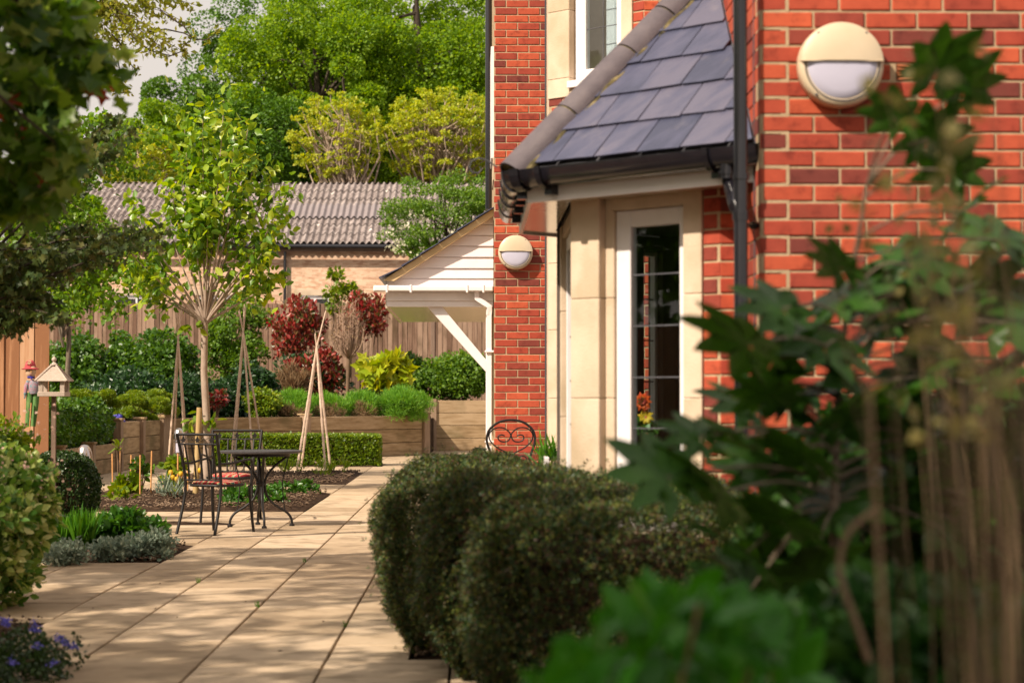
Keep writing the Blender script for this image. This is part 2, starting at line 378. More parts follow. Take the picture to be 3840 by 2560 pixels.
M_cane2 = surf('orange_cane', [(.55, .26, .09), (.66, .34, .13)], .7, 3, (1, 1, 6), 0)
M_stake = surf('round_stake', [(.33, .22, .09), (.44, .31, .14)], .8, 3, (4, 4, .5), .2)
M_weath = surf('weathered_wood', [(.38, .30, .24), (.50, .41, .34)], .85, 5, (5, 5, .5), .3)
M_weathd = surf('weathered_post', [(.17, .11, .08), (.24, .165, .12)], .85, 5, (6, 6, .5), .3)
M_terra = surf('terracotta', [(.42, .13, .05), (.52, .18, .08)], .8, 8, bump=.1)

# leaves
L_oak = leafmat('oak_leaves', [(.050, .12, .008), (.12, .24, .010), (.22, .35, .014), (.32, .45, .022)], .48, .5, .22, .5)
L_oakd = leafmat('oak_leaves_deep', [(.030, .085, .010), (.075, .17, .012), (.14, .27, .016)], .3, .5, .22, .45)
L_yel = leafmat('yellow_green_leaves', [(.20, .30, .02), (.36, .42, .03), (.54, .52, .05)], .45, .5, .5, .6)
L_haw = leafmat('hawthorn_leaves', [(.05, .12, .012), (.11, .22, .02), (.19, .30, .035)], .42, .5, .8, .6)
L_mag = leafmat('young_tree_leaves', [(.045, .12, .010), (.11, .23, .014), (.24, .37, .02), (.42, .48, .05)], .45, .35, 1.2, .7, spec=.5)
L_maple = leafmat('maple_leaves', [(.040, .095, .014), (.085, .18, .020), (.16, .27, .035), (.34, .38, .13)], .55, .4, .9, .7, spec=.5)
L_maple2 = leafmat('field_maple_leaves', [(.026, .050, .014), (.050, .088, .020), (.085, .12, .026), (.13, .10, .025)], .25, .45, 1.2, .6)
L_mred = leafmat('red_tip_leaves', [(.30, .05, .02), (.42, .12, .04)], .35, .4, 1, .8)
L_ash = leafmat('ash_leaves', [(.13, .17, .02), (.22, .25, .03), (.32, .30, .05)], .5, .45, 1, .7)
L_beech = leafmat('beech_leaves', [(.06, .15, .010), (.12, .24, .014), (.22, .32, .03)], .5, .4, .7, .6)
L_hedge = leafmat('dark_hedge_leaves', [(.009, .026, .010), (.022, .054, .014), (.048, .092, .018), (.090, .040, .026), (.14, .18, .028)], .25, .5, 2.5, .8, spec=.35)
L_box = leafmat('box_leaves', [(.05, .10, .008), (.12, .20, .012), (.24, .32, .02)], .35, .35, 3, .7, spec=.5)
L_boxd = leafmat('dark_box_leaves', [(.012, .034, .008), (.026, .060, .012), (.05, .095, .018)], .25, .35, 3, .7, spec=.5)
L_shrub = leafmat('shrub_leaves', [(.025, .075, .010), (.060, .145, .014), (.12, .23, .022)], .35, .4, 1.5, .65, spec=.45)
L_laur = leafmat('laurel_leaves', [(.010, .036, .012), (.022, .068, .016), (.05, .12, .028)], .25, .35, 1.5, .65, spec=.5)
L_lime = leafmat('lime_leaves', [(.07, .14, .010), (.15, .24, .014), (.27, .32, .02)], .4, .4, 1.5, .7)
L_fatsy = leafmat('golden_leaves', [(.20, .30, .012), (.36, .42, .02), (.52, .48, .03)], .35, .35, 2, .7)
L_red = leafmat('red_leaves', [(.06, .11, .02), (.15, .055, .022), (.27, .035, .028), (.40, .075, .05)], .3, .35, 2, .75, spec=.5)
L_lav = leafmat('lavender_leaves', [(.07, .20, .02), (.14, .33, .03), (.24, .42, .05)], .35, .5, 1.5, .6)
L_dead = leafmat('dry_stalks', [(.16, .10, .05), (.28, .19, .10)], .3, .6, 2, .7)
L_var = leafmat('variegated_leaves', [(.06, .16, .025), (.15, .27, .045), (.32, .42, .10), (.62, .62, .28)], .35, .4, 2, .8)
L_grass = leafmat('grass_blades', [(.03, .11, .010), (.06, .19, .012), (.12, .27, .018)], .4, .4, 2, .7)
L_green = leafmat('border_leaves', [(.025, .09, .012), (.05, .15, .018), (.09, .22, .03)], .35, .35, 2, .7, spec=.5)
L_grey = leafmat('grey_green_leaves', [(.11, .16, .12), (.20, .26, .19), (.33, .38, .28)], .25, .5, 2, .7)
L_fat = leafmat('fatsia_leaves', [(.008, .034, .006), (.016, .060, .008), (.040, .10, .012)], .25, .38, 3, .5, spec=.28)
L_bright = leafmat('foreground_leaves', [(.02, .11, .010), (.04, .18, .014), (.07, .25, .02)], .4, .4, 2, .7)
L_blue = leafmat('blue_petals', [(.10, .09, .42), (.20, .17, .62)], .3, .5, 2, .7)
L_purple = leafmat('purple_petals', [(.06, .01, .16), (.12, .03, .28)], .3, .5, 2, .7)
L_whitef = leafmat('white_blossom', [(.5, .5, .35), (.7, .68, .5)], .3, .5, 2, .7)
L_pink = leafmat('pale_pink_blossom', [(.5, .33, .26), (.65, .45, .36)], .3, .5, 2, .7)
L_orange = leafmat('orange_petals', [(.65, .06, .012), (.75, .16, .02)], .3, .5, 2, .7)
L_yellowf = leafmat('yellow_petals', [(.6, .38, .02), (.7, .5, .04)], .3, .5, 2, .7)

# ------------------------------------------------------------------ facade frames and bricks
class Frame:
    """facade seen from outside: u runs to the right, n points out"""
    def __init__(s, P, Q):
        s.P = Vector((P[0], P[1], 0)); d = Vector((Q[0] - P[0], Q[1] - P[1], 0)); s.L = d.length; s.u = d.normalized(); s.n = Vector((s.u.y, -s.u.x, 0)); s.rz = math.atan2(s.u.y, s.u.x)
    def at(s, a, b, z): q = s.P + s.u * a + s.n * b; return Vector((q.x, q.y, z))
    def ub(s, x, Yhint=None):
        """distance along the facade where the vertical plane is met by the ray through photo column x"""
        d = CR @ Vector(((x - 1920) / FPX, -(1497 - 1280) / FPX, -1)); k = d.x / d.y
        # P.x + u.x a = k (P.y + u.y a)
        return (k * s.P.y - s.P.x) / (s.u.x - k * s.u.y)
    def zb(s, a, y):
        q = s.P + s.u * a; d = CR @ Vector((0, -(y - 1280) / FPX, -1)); return CAMH + d.z / d.y * q.y
    def box(s, mb, u0, u1, n0, n1, z0, z1): return mb.ubox(s.P, s.u, s.n, u0, u1, n0, n1, z0, z1)
BRK = {}
def brick_mesh(kind, L):
    key = round(L, 3)
    if key not in BRK:
        g = random.Random(int(L * 1000)); BRK[key] = [MB().box(0, L, 0, .095, 0, .065).mesh('brick', M_brick, bevel=.0045) for _ in range(1)]
    return BRK[key][0]
COURSE = .075
def subtract(iv, a, b):
    out = []
    for x0, x1 in iv:
        if b <= x0 or a >= x1: out.append((x0, x1)); continue
        if a > x0: out.append((x0, a))
        if b < x1: out.append((b, x1))
    return out
def brick_wall(root, fr, u0, u1, z0, z1, holes=(), single=None, z_phase=0.0, u_phase=0.0, mortar=True, proud=.006, thick=.12, half=False):
    """single(u,z) -> True: brick is an object; else joined into one part"""
    g = random.Random(int(u0 * 100 + z0 * 10 + fr.L * 1000))
    if mortar:
        us = sorted({u0, u1, *[h[0] for h in holes], *[h[1] for h in holes]}); us = [a for a in us if u0 <= a <= u1]
        mb = MB()
        for a, b in zip(us[:-1], us[1:]):
            zz = [(z0, z1)]
            for h in holes:
                if h[0] < (a + b) / 2 < h[1]: zz = subtract(zz, h[2], h[3])
            for q0, q1 in zz: fr.box(mb, a, b, -proud - thick, -proud, q0, q1)
        mb.build('mortar_bed', M_mortar, root)
    st = MB(); o = rootloc(root); k0 = int(math.floor((z0 - z_phase) / COURSE)); n = 0
    for k in range(k0, int((z1 - z_phase) / COURSE) + 1):
        zb = z_phase + k * COURSE
        if zb < z0 - .02 or zb + .065 > z1 + .02: continue
        row = [(u0, u1)]
        for h in holes:
            if h[2] < zb + .05 and h[3] > zb + .015: row = subtract(row, h[0], h[1])
        off = (.1125 if k % 2 else 0) + u_phase
        for r0, r1 in row:
            if r1 - r0 < .03: continue
            j = math.floor((r0 - off) / .225); a = off + j * .225
            while a < r1:
                b0 = max(a, r0); b1 = min(a + .215, r1)
                if b1 - b0 > .035:
                    dn = g.uniform(-.0015, .0018); dz = g.uniform(-.0015, .0015)
                    if single is None or single((b0 + b1) / 2, zb):
                        L = b1 - b0; Lm = .215 if L > .16 else .1025
                        q = fr.at(b0, dn, zb + dz) - o
                        link('brick', brick_mesh('b', Lm), root, q, (0, 0, fr.rz + g.uniform(-.004, .004)), (L / Lm, 1, 1)); n += 1
                    else:
                        fr.box(st, b0, b1, -.09, dn, zb, zb + .065)
                a += .225
    if st.f:
        tag(st.build('brick_course', M_brick, root), kind='stuff')
    return n

# ------------------------------------------------------------------ ground, paving, beds
g = MB().add([(-120, -30, -.09), (120, -30, -.09), (120, 260, -.09), (-120, 260, -.09)], [(0, 1, 2, 3)])
tag(g.build('ground', M_grout), kind='structure')
BEDS = [(-6.3, -2.38, 4, 11.5), (-6.3, -2.41, 15.35, 17.5), (-3.6, -2.40, 19.95, 20.75), (-5.0, -1.91, 22.3, 26.8), (-4.7, -1.88, 29.3, 34.2), (-5.0, -1.72, 37.1, 38.9),
        (-.31, 6, 9.62, 14.0), (.06, 6, -3, 9.62)]
cols = [-9.0, -8.4, -7.8, -7.2, -6.6, -6.0, -5.4, -4.8, -4.22, -3.64, -3.06, -2.405, -1.89, -1.30, -.71, -.11, .48, 1.07, 1.66, 2.25]
pav = thing('paving', None, None, (0, 0, 0)); tag(pav, 'buff concrete garden path of long slabs with dark joints', None, kind='structure')
gq = random.Random(11); stf = MB(); slabn = 0
KNOWN = {11: [11.0, 12.1], 12: [9.75, 10.4, 12.4], 13: [10.6, 12.0, 13.95, 15.3], 14: [12.6, 15.1]}
def clip_half(poly, a, b, c):     # keep a*x+b*y<=c
    out = []
    for i in range(len(poly)):
        p, q = poly[i], poly[(i + 1) % len(poly)]; fp = a * p[0] + b * p[1] - c; fq = a * q[0] + b * q[1] - c
        if fp <= 0: out.append(p)
        if fp * fq < 0: t = fp / (fp - fq); out.append((p[0] + (q[0] - p[0]) * t, p[1] + (q[1] - p[1]) * t))
    return out
for ci in range(len(cols) - 1):
    xa, xb = cols[ci], cols[ci + 1]; Y = -2.0; rows = []
    kn = KNOWN.get(ci, []); ys = [Y]; cur = (kn[0] if kn else 10.3 + gq.uniform(-.4, .4)); back = cur
    while back > Y + .5: back -= gq.choice([.9, 1.2, 1.2]); ys.append(back)
    ys += kn if kn else [cur]; top = ys[-1] if not kn else kn[-1]
    while top < 52: top += gq.choice([1.2, 1.2, 1.5, .9]) * (1.0 if top < 27 else 1.5); ys.append(top)
    ys = sorted(set(ys))
    for y0, y1 in zip(ys[:-1], ys[1:]):
        rects = [(xa, xb, y0, y1)]
        for B in BEDS:
            nr = []
            for (a, b, c, d) in rects:
                if B[0] >= b - .03 or B[1] <= a + .03 or B[2] >= d - .01 or B[3] <= c + .01: nr.append((a, b, c, d)); continue
                if B[2] > c: nr.append((a, b, c, B[2]))
                if B[3] < d: nr.append((a, b, B[3], d))
                c2, d2 = max(c, B[2]), min(d, B[3])
                if B[0] > a + .03: nr.append((a, B[0], c2, d2))
                if B[1] < b - .03: nr.append((B[1], b, c2, d2))
            rects = nr
        for (x0, x1, c0, c1) in rects:
            if c1 - c0 < .06: continue
            j = .006; z1 = gq.uniform(-.002, .002)
            P3 = [(x0 + j, c0 + j * .7, -.045), (x1 - j, c0 + j * .7, -.045), (x1 - j, c1 - j * .7, -.045), (x0 + j, c1 - j * .7, -.045)]
            inview = (x1 > -.275 * c1 - .2 and x0 < .3 * c1 and c0 < 40 and c1 > 7.5)
            if inview and slabn < 300:
                mb = MB().prism(P3, (0, 0, .045 + z1)); mb.build('slab', M_slab, pav, bevel=.004); slabn += 1
            else: stf.prism(P3, (0, 0, .045))
tag(stf.build('far_slab', M_slab, pav), kind='stuff')
def soil(x0, x1, y0, y1, z=0.0, amp=.03, name='soil_bed', step=.12):
    nx = max(4, int((x1 - x0) / step)); ny = max(4, int((y1 - y0) / step)); vs = []; fs = []
    for j in range(ny + 1):
        for i in range(nx + 1):
            X = x0 + (x1 - x0) * i / nx; Yy = y0 + (y1 - y0) * j / ny; e = min(i, nx - i, j, ny - j) / 2.0
            h = (noise.noise(Vector((X * 2.2, Yy * 2.2, z))) + .6 * noise.noise(Vector((X * 7, Yy * 7, 3)))) * amp
            vs.append((X, Yy, z - .03 + min(1, e) * (.045 + h)))
    for j in range(ny):
        for i in range(nx): a = j * (nx + 1) + i; fs.append((a, a + 1, a + nx + 2, a + nx + 1))
    return tag(MB().add(vs, fs).build(name, M_soil, smooth=True), kind='structure')
soil(-6.3, -2.39, 4, 11.49); soil(-6.3, -2.415, 15.36, 17.49); soil(-3.6, -2.41, 19.96, 20.74, -.02)
soil(-5.0, -1.915, 22.31, 26.79, .02, .06); soil(-4.7, -1.885, 29.31, 34.19, .01, .05); soil(-5.0, -1.73, 37.11, 38.89)
soil(-.305, 3, 9.63, 13.99); soil(.065, 5, -3, 9.61, 0)
def stones(area, n, s0, s1, z=.02, seed=1, name='gravel'):
    g = np.random.default_rng(seed); V = []; F = []
    base = np.array([[1, 0, 0], [0, 1, 0], [-1, 0, 0], [0, -1, 0], [0, 0, .7], [0, 0, -.7]], float); fc = [(0, 1, 4), (1, 2, 4), (2, 3, 4), (3, 0, 4), (1, 0, 5), (2, 1, 5), (3, 2, 5), (0, 3, 5)]
    for i in range(n):
        c = np.array([g.uniform(area[0], area[1]), g.uniform(area[2], area[3]), z + g.uniform(-.005, .03)]); s = g.uniform(s0, s1) * g.uniform(.6, 1.4, 3)
        a = g.uniform(0, 6.28); Rm = np.array([[math.cos(a), -math.sin(a), 0], [math.sin(a), math.cos(a), 0], [0, 0, 1]])
        b = len(V); V += [tuple(q) for q in ((base * s * g.uniform(.8, 1.2, (6, 3))) @ Rm.T + c)]; F += [tuple(b + q for q in f) for f in fc]
    return tag(MB().add(V, F).build(name, M_pebble), kind='stuff')
stones((-5.0, -1.95, 22.4, 26.7), 2600, .006, .022, .04, 1)
stones((-4.6, -1.95, 29.4, 34.1), 2200, .007, .026, .03, 2)
stones((-3.3, -2.45, 15.4, 17.4), 500, .008, .022, .01, 3)
stones((-.29, .3, 9.64, 10.3), 320, .006, .018, .01, 4)
stones((-3.0, -2.42, 10.4, 11.45), 160, .006, .016, .0, 5)
# debris on the path
gd = random.Random(5)
lit = MB()
for i in range(26):
    X = gd.uniform(-2.3, -.4); Yy = gd.uniform(9.2, 22); s_ = gd.uniform(.006, .016); a = gd.uniform(0, 6.28)
    ca, sa = math.cos(a) * s_, math.sin(a) * s_
    lit.add([(X - ca, Yy - sa, .004), (X + sa * .5, Yy - ca * .5, .007), (X + ca, Yy + sa, .005), (X - sa * .5, Yy + ca * .5, .010)], [(0, 1, 2), (0, 2, 3)])
tag(lit.build('leaf_litter', M_soil), kind='stuff')
# weeds in the joints
for k, (X, Yy) in enumerate([(-1.30, 12.1), (-.71, 11.05), (-1.30, 15.4), (-1.885, 13.7)]):
    b = thing('joint_weed', ['thin grass weed in the joint left of the dark hedge', 'tiny grass tuft in the middle path joint near the camera', 'little grass tuft in the joint in front of the dining set', 'single wispy weed in the joint by the grey-leaved bed'][k], 'weed', (X, Yy, 0))
    P = np.array([[X, Yy, -.005]]) + np.zeros((12, 3)); P[:, :2] += rng.normal(0, .008, (12, 2))
    leaves('blade', P, .045, L_grass, b, 'blade', up=2.5)

# ------------------------------------------------------------------ near wing of the house
wingA = thing('brick_house', 'red brick house wing at right with slate-roofed bay and big round wall lamp', 'building', (1.232, 8.53, 0))
ZT = 3.55
F_near = Frame((1.232, 8.53), (4.2, 8.53))
lampA_c = pt(3144, 253, 8.53)
vent_u = (F_near.ub(3368), F_near.ub(3494)); 
kz = F_near.zb(1, 288); kv = math.floor(kz / COURSE + .5) * COURSE
phase = F_near.zb(0.2, 35) % COURSE
vz = phase + round((kz - phase) / COURSE) * COURSE
brick_wall(wingA, F_near, 0.0, 2.9, 0, ZT, holes=[(vent_u[0], vent_u[1], vz - .004, vz + .07)], single=lambda u, z: u < 1.32 and z > .45, z_phase=phase, u_phase=.0125)
av = MB(); F_near.box(av, vent_u[0] + .006, vent_u[1] - .006, -.05, -.035, vz, vz + .065)
a_v = thing('air_brick', 'terracotta slotted air brick in the wall right of the big lamp', 'vent', F_near.at(vent_u[0], 0, vz))
av.build('back_plate', M_black, a_v)
for i in range(5):
    q = MB(); F_near.box(q, vent_u[0] + .004, vent_u[1] - .004, -.034, .002, vz + .001 + i * .0145, vz + .0075 + i * .0145); q.build('slat', M_terra, a_v)
F_ret = Frame((1.232, 9.32), (1.232, 8.53))
brick_wall(wingA, F_ret, 0, F_ret.L - .002, 0, ZT, single=lambda u, z: False, z_phase=phase, u_phase=.1)
F_ret2 = Frame((1.232, 10.6), (1.232, 9.322))
brick_wall(wingA, F_ret2, 0, F_ret2.L, 2.30, ZT, single=lambda u, z: False, z_phase=phase, u_phase=.1)
q = MB(); F_ret.box(q, .60, .612, -.01, .003, 0, ZT); q.build('expansion_joint', M_lead, wingA)
# main wall running back (X = 1.5) between the bays
q = MB().box(1.5, 1.7, 9.33, 14.2, 2.3, 6.2); q.build('back_wall', M_mortar, wingA)
F_strip = Frame((1.133, 9.13), (1.232, 9.13)); F_c = Frame((.473, 9.79), (1.133, 9.13))
stone_u0, stone_u1 = F_c.ub(2145), F_c.ub(2252); rev_u = F_c.ub(2285); fr_u1 = F_c.ub(2566); st2_u1 = F_c.ub(2638)
ZE = 2.22
brick_wall(wingA, F_strip, 0, F_strip.L - .002, 0, ZE + .02, z_phase=phase + .012, u_phase=-.0)
brick_wall(wingA, F_c, st2_u1, F_c.L, 0, ZE + .02, z_phase=phase + .012, u_phase=F_c.L - .225 * 3 + .1, single=lambda u, z: z > .5)
hz_ = F_c.zb(.5, 776); gt_ = F_c.zb(.55, 838); SILL = .62
# stone surround blocks with joints
sr = thing_s = link('stone_surround', None, wingA); 
def block(fr, u0, u1, n0, n1, z0, z1, par, nm='stone_block', m=None, bev=.004):
    q = MB(); fr.box(q, u0, u1, n0, n1, z0, z1); return q.build(nm, m or M_stone, par, bevel=bev)
zj = [0, .35, .72, F_c.zb(.1, 1113), F_c.zb(.1, 1500)]
zj = sorted([0.0, .55, F_c.zb(.1, 1493), F_c.zb(.1, 1120), ZE + .02])
for a, b in zip(zj[:-1], zj[1:]):
    block(F_c, stone_u0, stone_u1, -.12, .012, a + .0008, b - .0008, sr)
    block(F_c, stone_u1 + .0005, rev_u, -.12, -.035, a + .0008, b - .0008, sr)
    block(F_c, fr_u1 + .0005, st2_u1 - .003, -.12, .010, a + .0008, b - .0008, sr)
block(F_c, rev_u + .001, fr_u1 - .001, -.12, -.006, hz_, ZE + .02, sr)
block(F_c, rev_u + .001, fr_u1 - .001, -.12, .03, 0.05, SILL, sr)
# corner pier of the bay and front facet
block(F_c, -.004, stone_u0 - .001, -.12, -.045, 0, ZE + .02, wingA, 'corner_pier')
F_f = Frame((.473, 11.45), (.473, 9.79))
for a, b in [(0, .55), (.55, 1.15), (1.15, 1.75), (1.75, ZE + .02)]:
    block(F_f, F_f.L - .13, F_f.L - .001, -.13, -.02, a + .0008, b - .0008, sr)
    block(F_f, .001, .13, -.13, -.02, a + .0008, b - .0008, sr)
block(F_f, .14, F_f.L - .14, -.13, -.03, 0, SILL, wingA, 'apron_wall', M_mortar)
block(F_f, .14, F_f.L - .14, -.13, -.03, hz_, ZE + .02, wingA, 'head_wall', M_stone)
def window(fr, u0, u1, z0, z1, root, fw=(.055, .03), bars=(), vbars=(), nm='window_frame', n0=-.10, n1=-.05, top=.075, bot=.075, lead=.004, right=None, m=None):
    m = m or M_white; rw = right if right is not None else fw[0]
    f = MB(); fr.box(f, u0, u0 + fw[0], n0, n1, z0, z1); fr.box(f, u1 - rw, u1, n0, n1, z0, z1)
    fr.box(f, u0 + fw[0] + .0003, u1 - rw - .0003, n0, n1 - .001, z1 - top, z1); fr.box(f, u0 + fw[0] + .0003, u1 - rw - .0003, n0, n1 - .001, z0, z0 + bot)
    fo = f.build(nm, m, root, bevel=.004)
    p = MB(); fr.box(p, u0 + fw[0], u1 - rw, (n0 + n1) / 2 - .004, (n0 + n1) / 2 + .002, z0 + bot, z1 - top); p.build('pane', M_glass, fo)
    for z in bars:
        q = MB(); fr.box(q, u0 + fw[0], u1 - rw, (n0 + n1) / 2 + .003, (n0 + n1) / 2 + .007, z - lead, z + lead); q.build('lead_strip', M_lead, fo)
    for uu in vbars:
        q = MB(); fr.box(q, uu - lead, uu + lead, (n0 + n1) / 2 + .0075, (n0 + n1) / 2 + .011, z0 + bot, z1 - top); q.build('lead_strip', M_lead, fo)
    return fo
gu0, gu1 = F_c.ub(2338), F_c.ub(2524)
zb_ = [F_c.zb(.55, y) for y in (1022, 1217, 1413, 1607)]
window(F_c, rev_u + .002, fr_u1 - .002, SILL + .002, hz_ - .002, wingA, fw=(gu0 - rev_u, 0), right=fr_u1 - gu1, bars=zb_, top=hz_ - gt_, lead=.0035)
window(F_f, .15, F_f.L - .15, SILL + .002, hz_ - .002, wingA, bars=zb_, vbars=(.5, .83, 1.16))
# far side facet with a narrow window through which the next bay shows
F_k = Frame((1.133, 12.11), (.473, 11.45)); F_ki = Frame((.473, 11.45), (1.133, 12.11))
a0, a1 = F_ki.ub(2372), F_ki.ub(2430)
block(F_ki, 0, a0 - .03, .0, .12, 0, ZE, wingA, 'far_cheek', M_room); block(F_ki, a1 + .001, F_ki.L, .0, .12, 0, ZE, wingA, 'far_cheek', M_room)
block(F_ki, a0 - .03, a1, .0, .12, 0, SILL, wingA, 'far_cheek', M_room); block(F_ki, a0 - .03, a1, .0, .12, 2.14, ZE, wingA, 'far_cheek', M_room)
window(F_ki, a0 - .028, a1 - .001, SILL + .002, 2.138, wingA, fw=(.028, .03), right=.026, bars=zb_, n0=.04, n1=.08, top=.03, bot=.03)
# room behind the glass
RP = [(.58, 9.92), (1.17, 9.33), (4, 9.36), (4, 12.1), (1.2, 12.0), (.62, 11.42)]
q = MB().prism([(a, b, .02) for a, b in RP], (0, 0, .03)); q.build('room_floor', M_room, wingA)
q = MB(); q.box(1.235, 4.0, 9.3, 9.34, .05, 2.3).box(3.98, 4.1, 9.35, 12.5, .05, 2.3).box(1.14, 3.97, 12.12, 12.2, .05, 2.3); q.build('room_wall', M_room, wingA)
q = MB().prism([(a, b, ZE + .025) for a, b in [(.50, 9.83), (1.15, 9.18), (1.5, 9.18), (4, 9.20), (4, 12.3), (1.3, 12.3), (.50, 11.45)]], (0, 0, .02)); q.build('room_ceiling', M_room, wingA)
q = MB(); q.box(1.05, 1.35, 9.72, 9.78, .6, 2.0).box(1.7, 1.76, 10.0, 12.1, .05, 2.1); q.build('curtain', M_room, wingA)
q = MB(); F_ki.box(q, .0, F_ki.L, -.16, -.001, SILL - .03, SILL + .015); F_c.box(q, rev_u, fr_u1, -.30, -.125, SILL - .03, SILL + .012); q.build('inner_sill', M_white, wingA)

# eaves, soffit, fascia, gutter (polygon offset round the bay)
def offs(d):
    t = d * math.tan(R(22.5)); r = d / math.sqrt(2)
    return [Vector((1.24, 9.13 - (1.24 - 1.133) - d * math.sqrt(2) , 0)), Vector((.473 - d, 9.79 - t, 0)), Vector((.473 - d, 11.45 + t, 0)), Vector((1.5, 12.11 + (1.5 - 1.133) + d * math.sqrt(2), 0))]
def strip(d0, d1, z0, z1, nm, m, par, segs=(0, 1, 2), bevel=0):
    A = offs(d0); B = offs(d1)
    for i in segs:
        poly = [A[i], A[i + 1], B[i + 1], B[i]]; P3 = [Vector((p.x, p.y, z0)) for p in poly]
        MB().prism(P3, (0, 0, z1 - z0)).build(nm, m, par, bevel=bevel)
bayroof = link('bay_roof', None, wingA)
strip(.004, .19, ZE, ZE + .012, 'soffit', M_soffit, bayroof)
strip(.192, .212, ZE - .012, ZE + .155, 'fascia', M_white, bayroof)
# gutter: half round swept along the eaves, with brackets and union clips
def sweep(line, prof, nm, m, par, smooth=True, closed=True):
    """prof: (offset outward, z) pairs; line: function of offset -> list of points"""
    rows = [[Vector((p.x, p.y, z)) for p in offs(d)] for d, z in prof]
    mb = MB(); k = len(rows); nn = len(rows[0])
    for r in rows: mb.v += [tuple(p) for p in r]
    for i in range(k if closed else k - 1):
        j = (i + 1) % k
        for s_ in range(nn - 1): mb.f.append((i * nn + s_, i * nn + s_ + 1, j * nn + s_ + 1, j * nn + s_))
    return mb.build(nm, m, par, smooth=smooth)
GZ = ZE + .138; gr = .058; gc = .212 + gr + .004
GD = 1.5
prof = [(gc + gr * math.cos(a), GZ + GD * gr * math.sin(a)) for a in [math.pi + math.pi * i / 10 for i in range(11)]] + [(gc + (gr - .005) * math.cos(a), GZ + GD * (gr - .005) * math.sin(a)) for a in [2 * math.pi - math.pi * i / 10 for i in range(11)]]
gut = sweep(None, prof, 'gutter', M_black, wingA)
def gutter_clip(frame_a, frame_b, t, wd, nm='gutter_bracket', arm=True):
    A = offs(gc); p = A[frame_a].lerp(A[frame_b], t); d = (A[frame_b] - A[frame_a]).normalized(); nn = Vector((d.y, -d.x, 0)); 
    if nn.dot(Vector((-1, -.3, 0))) < 0: nn = -nn
    mb = MB(); R1 = gr + .004; R2 = gr + .012; ring = []
    for s_ in (-wd, wd):
        for rr in (R1, R2):
            for i in range(11):
                a = math.pi + math.pi * i / 10; q = p + d * s_ + nn * (rr * math.cos(a)); ring.append((q.x, q.y, GZ + .004 + GD * rr * math.sin(a)))
    mb.v = ring
    for i in range(10):
        mb.f += [(i, i + 1, 12 + i, 11 + i)[::-1], (22 + i, 23 + i, 34 + i, 33 + i), (11 + i, 12 + i, 34 + i, 33 + i), (0 + i, 1 + i, 23 + i, 22 + i)]
    if arm:
        q = p - nn * (gr + .004); c = [q - d * wd * 1.4, q + d * wd * 1.4, q + d * wd * 1.4 + nn * .05, q - d * wd * 1.4 + nn * .05]
        mb.prism([(v.x, v.y, GZ - .125) for v in c], (0, 0, .06))
    return mb.build(nm, M_black, wingA, smooth=False)
for a, b, t, wd in [(0, 1, .17, .016), (0, 1, .86, .016), (1, 2, .06, .02), (1, 2, .22, .016), (1, 2, .45, .016), (1, 2, .75, .016)]: gutter_clip(a, b, t, wd)
gutter_clip(0, 1, .965, .03, 'gutter_corner', False); gutter_clip(1, 2, .03, .03, 'gutter_corner', False)
# gutter outlet and swan neck into the downpipe
PX, PY = GX(2780, 8.47) , 8.47
oc = offs(gc); o1 = oc[0].lerp(oc[1], .10); 
o1 = oc[0].lerp(oc[1], .115)
q = MB(); q.tube([(o1.x, o1.y, GZ - .05), (o1.x, o1.y, GZ - .135)], .034, 14); q.tube([(o1.x, o1.y, GZ - .10), (o1.x, o1.y, GZ - .115)], .040, 14)
q.tube([(o1.x, o1.y, GZ - .13), (o1.x + .012, o1.y, GZ - .165), (PX - .02, PY, GZ - .285), (PX, PY, GZ - .31)], .032, 14)
q.tube([(o1.x + .02, o1.y, GZ - .172), (o1.x + .028, o1.y, GZ - .182)], .038, 14); q.build('swan_neck', M_black, wingA, smooth=True)
dp = MB(); dp.tube([(PX, PY, 0), (PX, PY, ZT)], .030, 18)
dpo = dp.build('downpipe', M_black, wingA, smooth=True)
for z in (F_near.zb(0, 661) - .0, F_near.zb(0, 672), F_near.zb(0, 800), F_near.zb(0, 812), F_near.zb(0, 824), 1.0, 1.02):
    MB().tube([(PX, PY, z - .006), (PX, PY, z + .006)], .036, 18).build('pipe_collar', M_black, dpo, smooth=True)
MB().tube([(PX, PY, 2.0), (1.25, PY + .12, 2.0)], .008, 8).tube([(1.20, PY + .08, 2.0), (1.215, PY + .10, 2.0)], .018, 10).build('pipe_bracket', M_black, dpo)

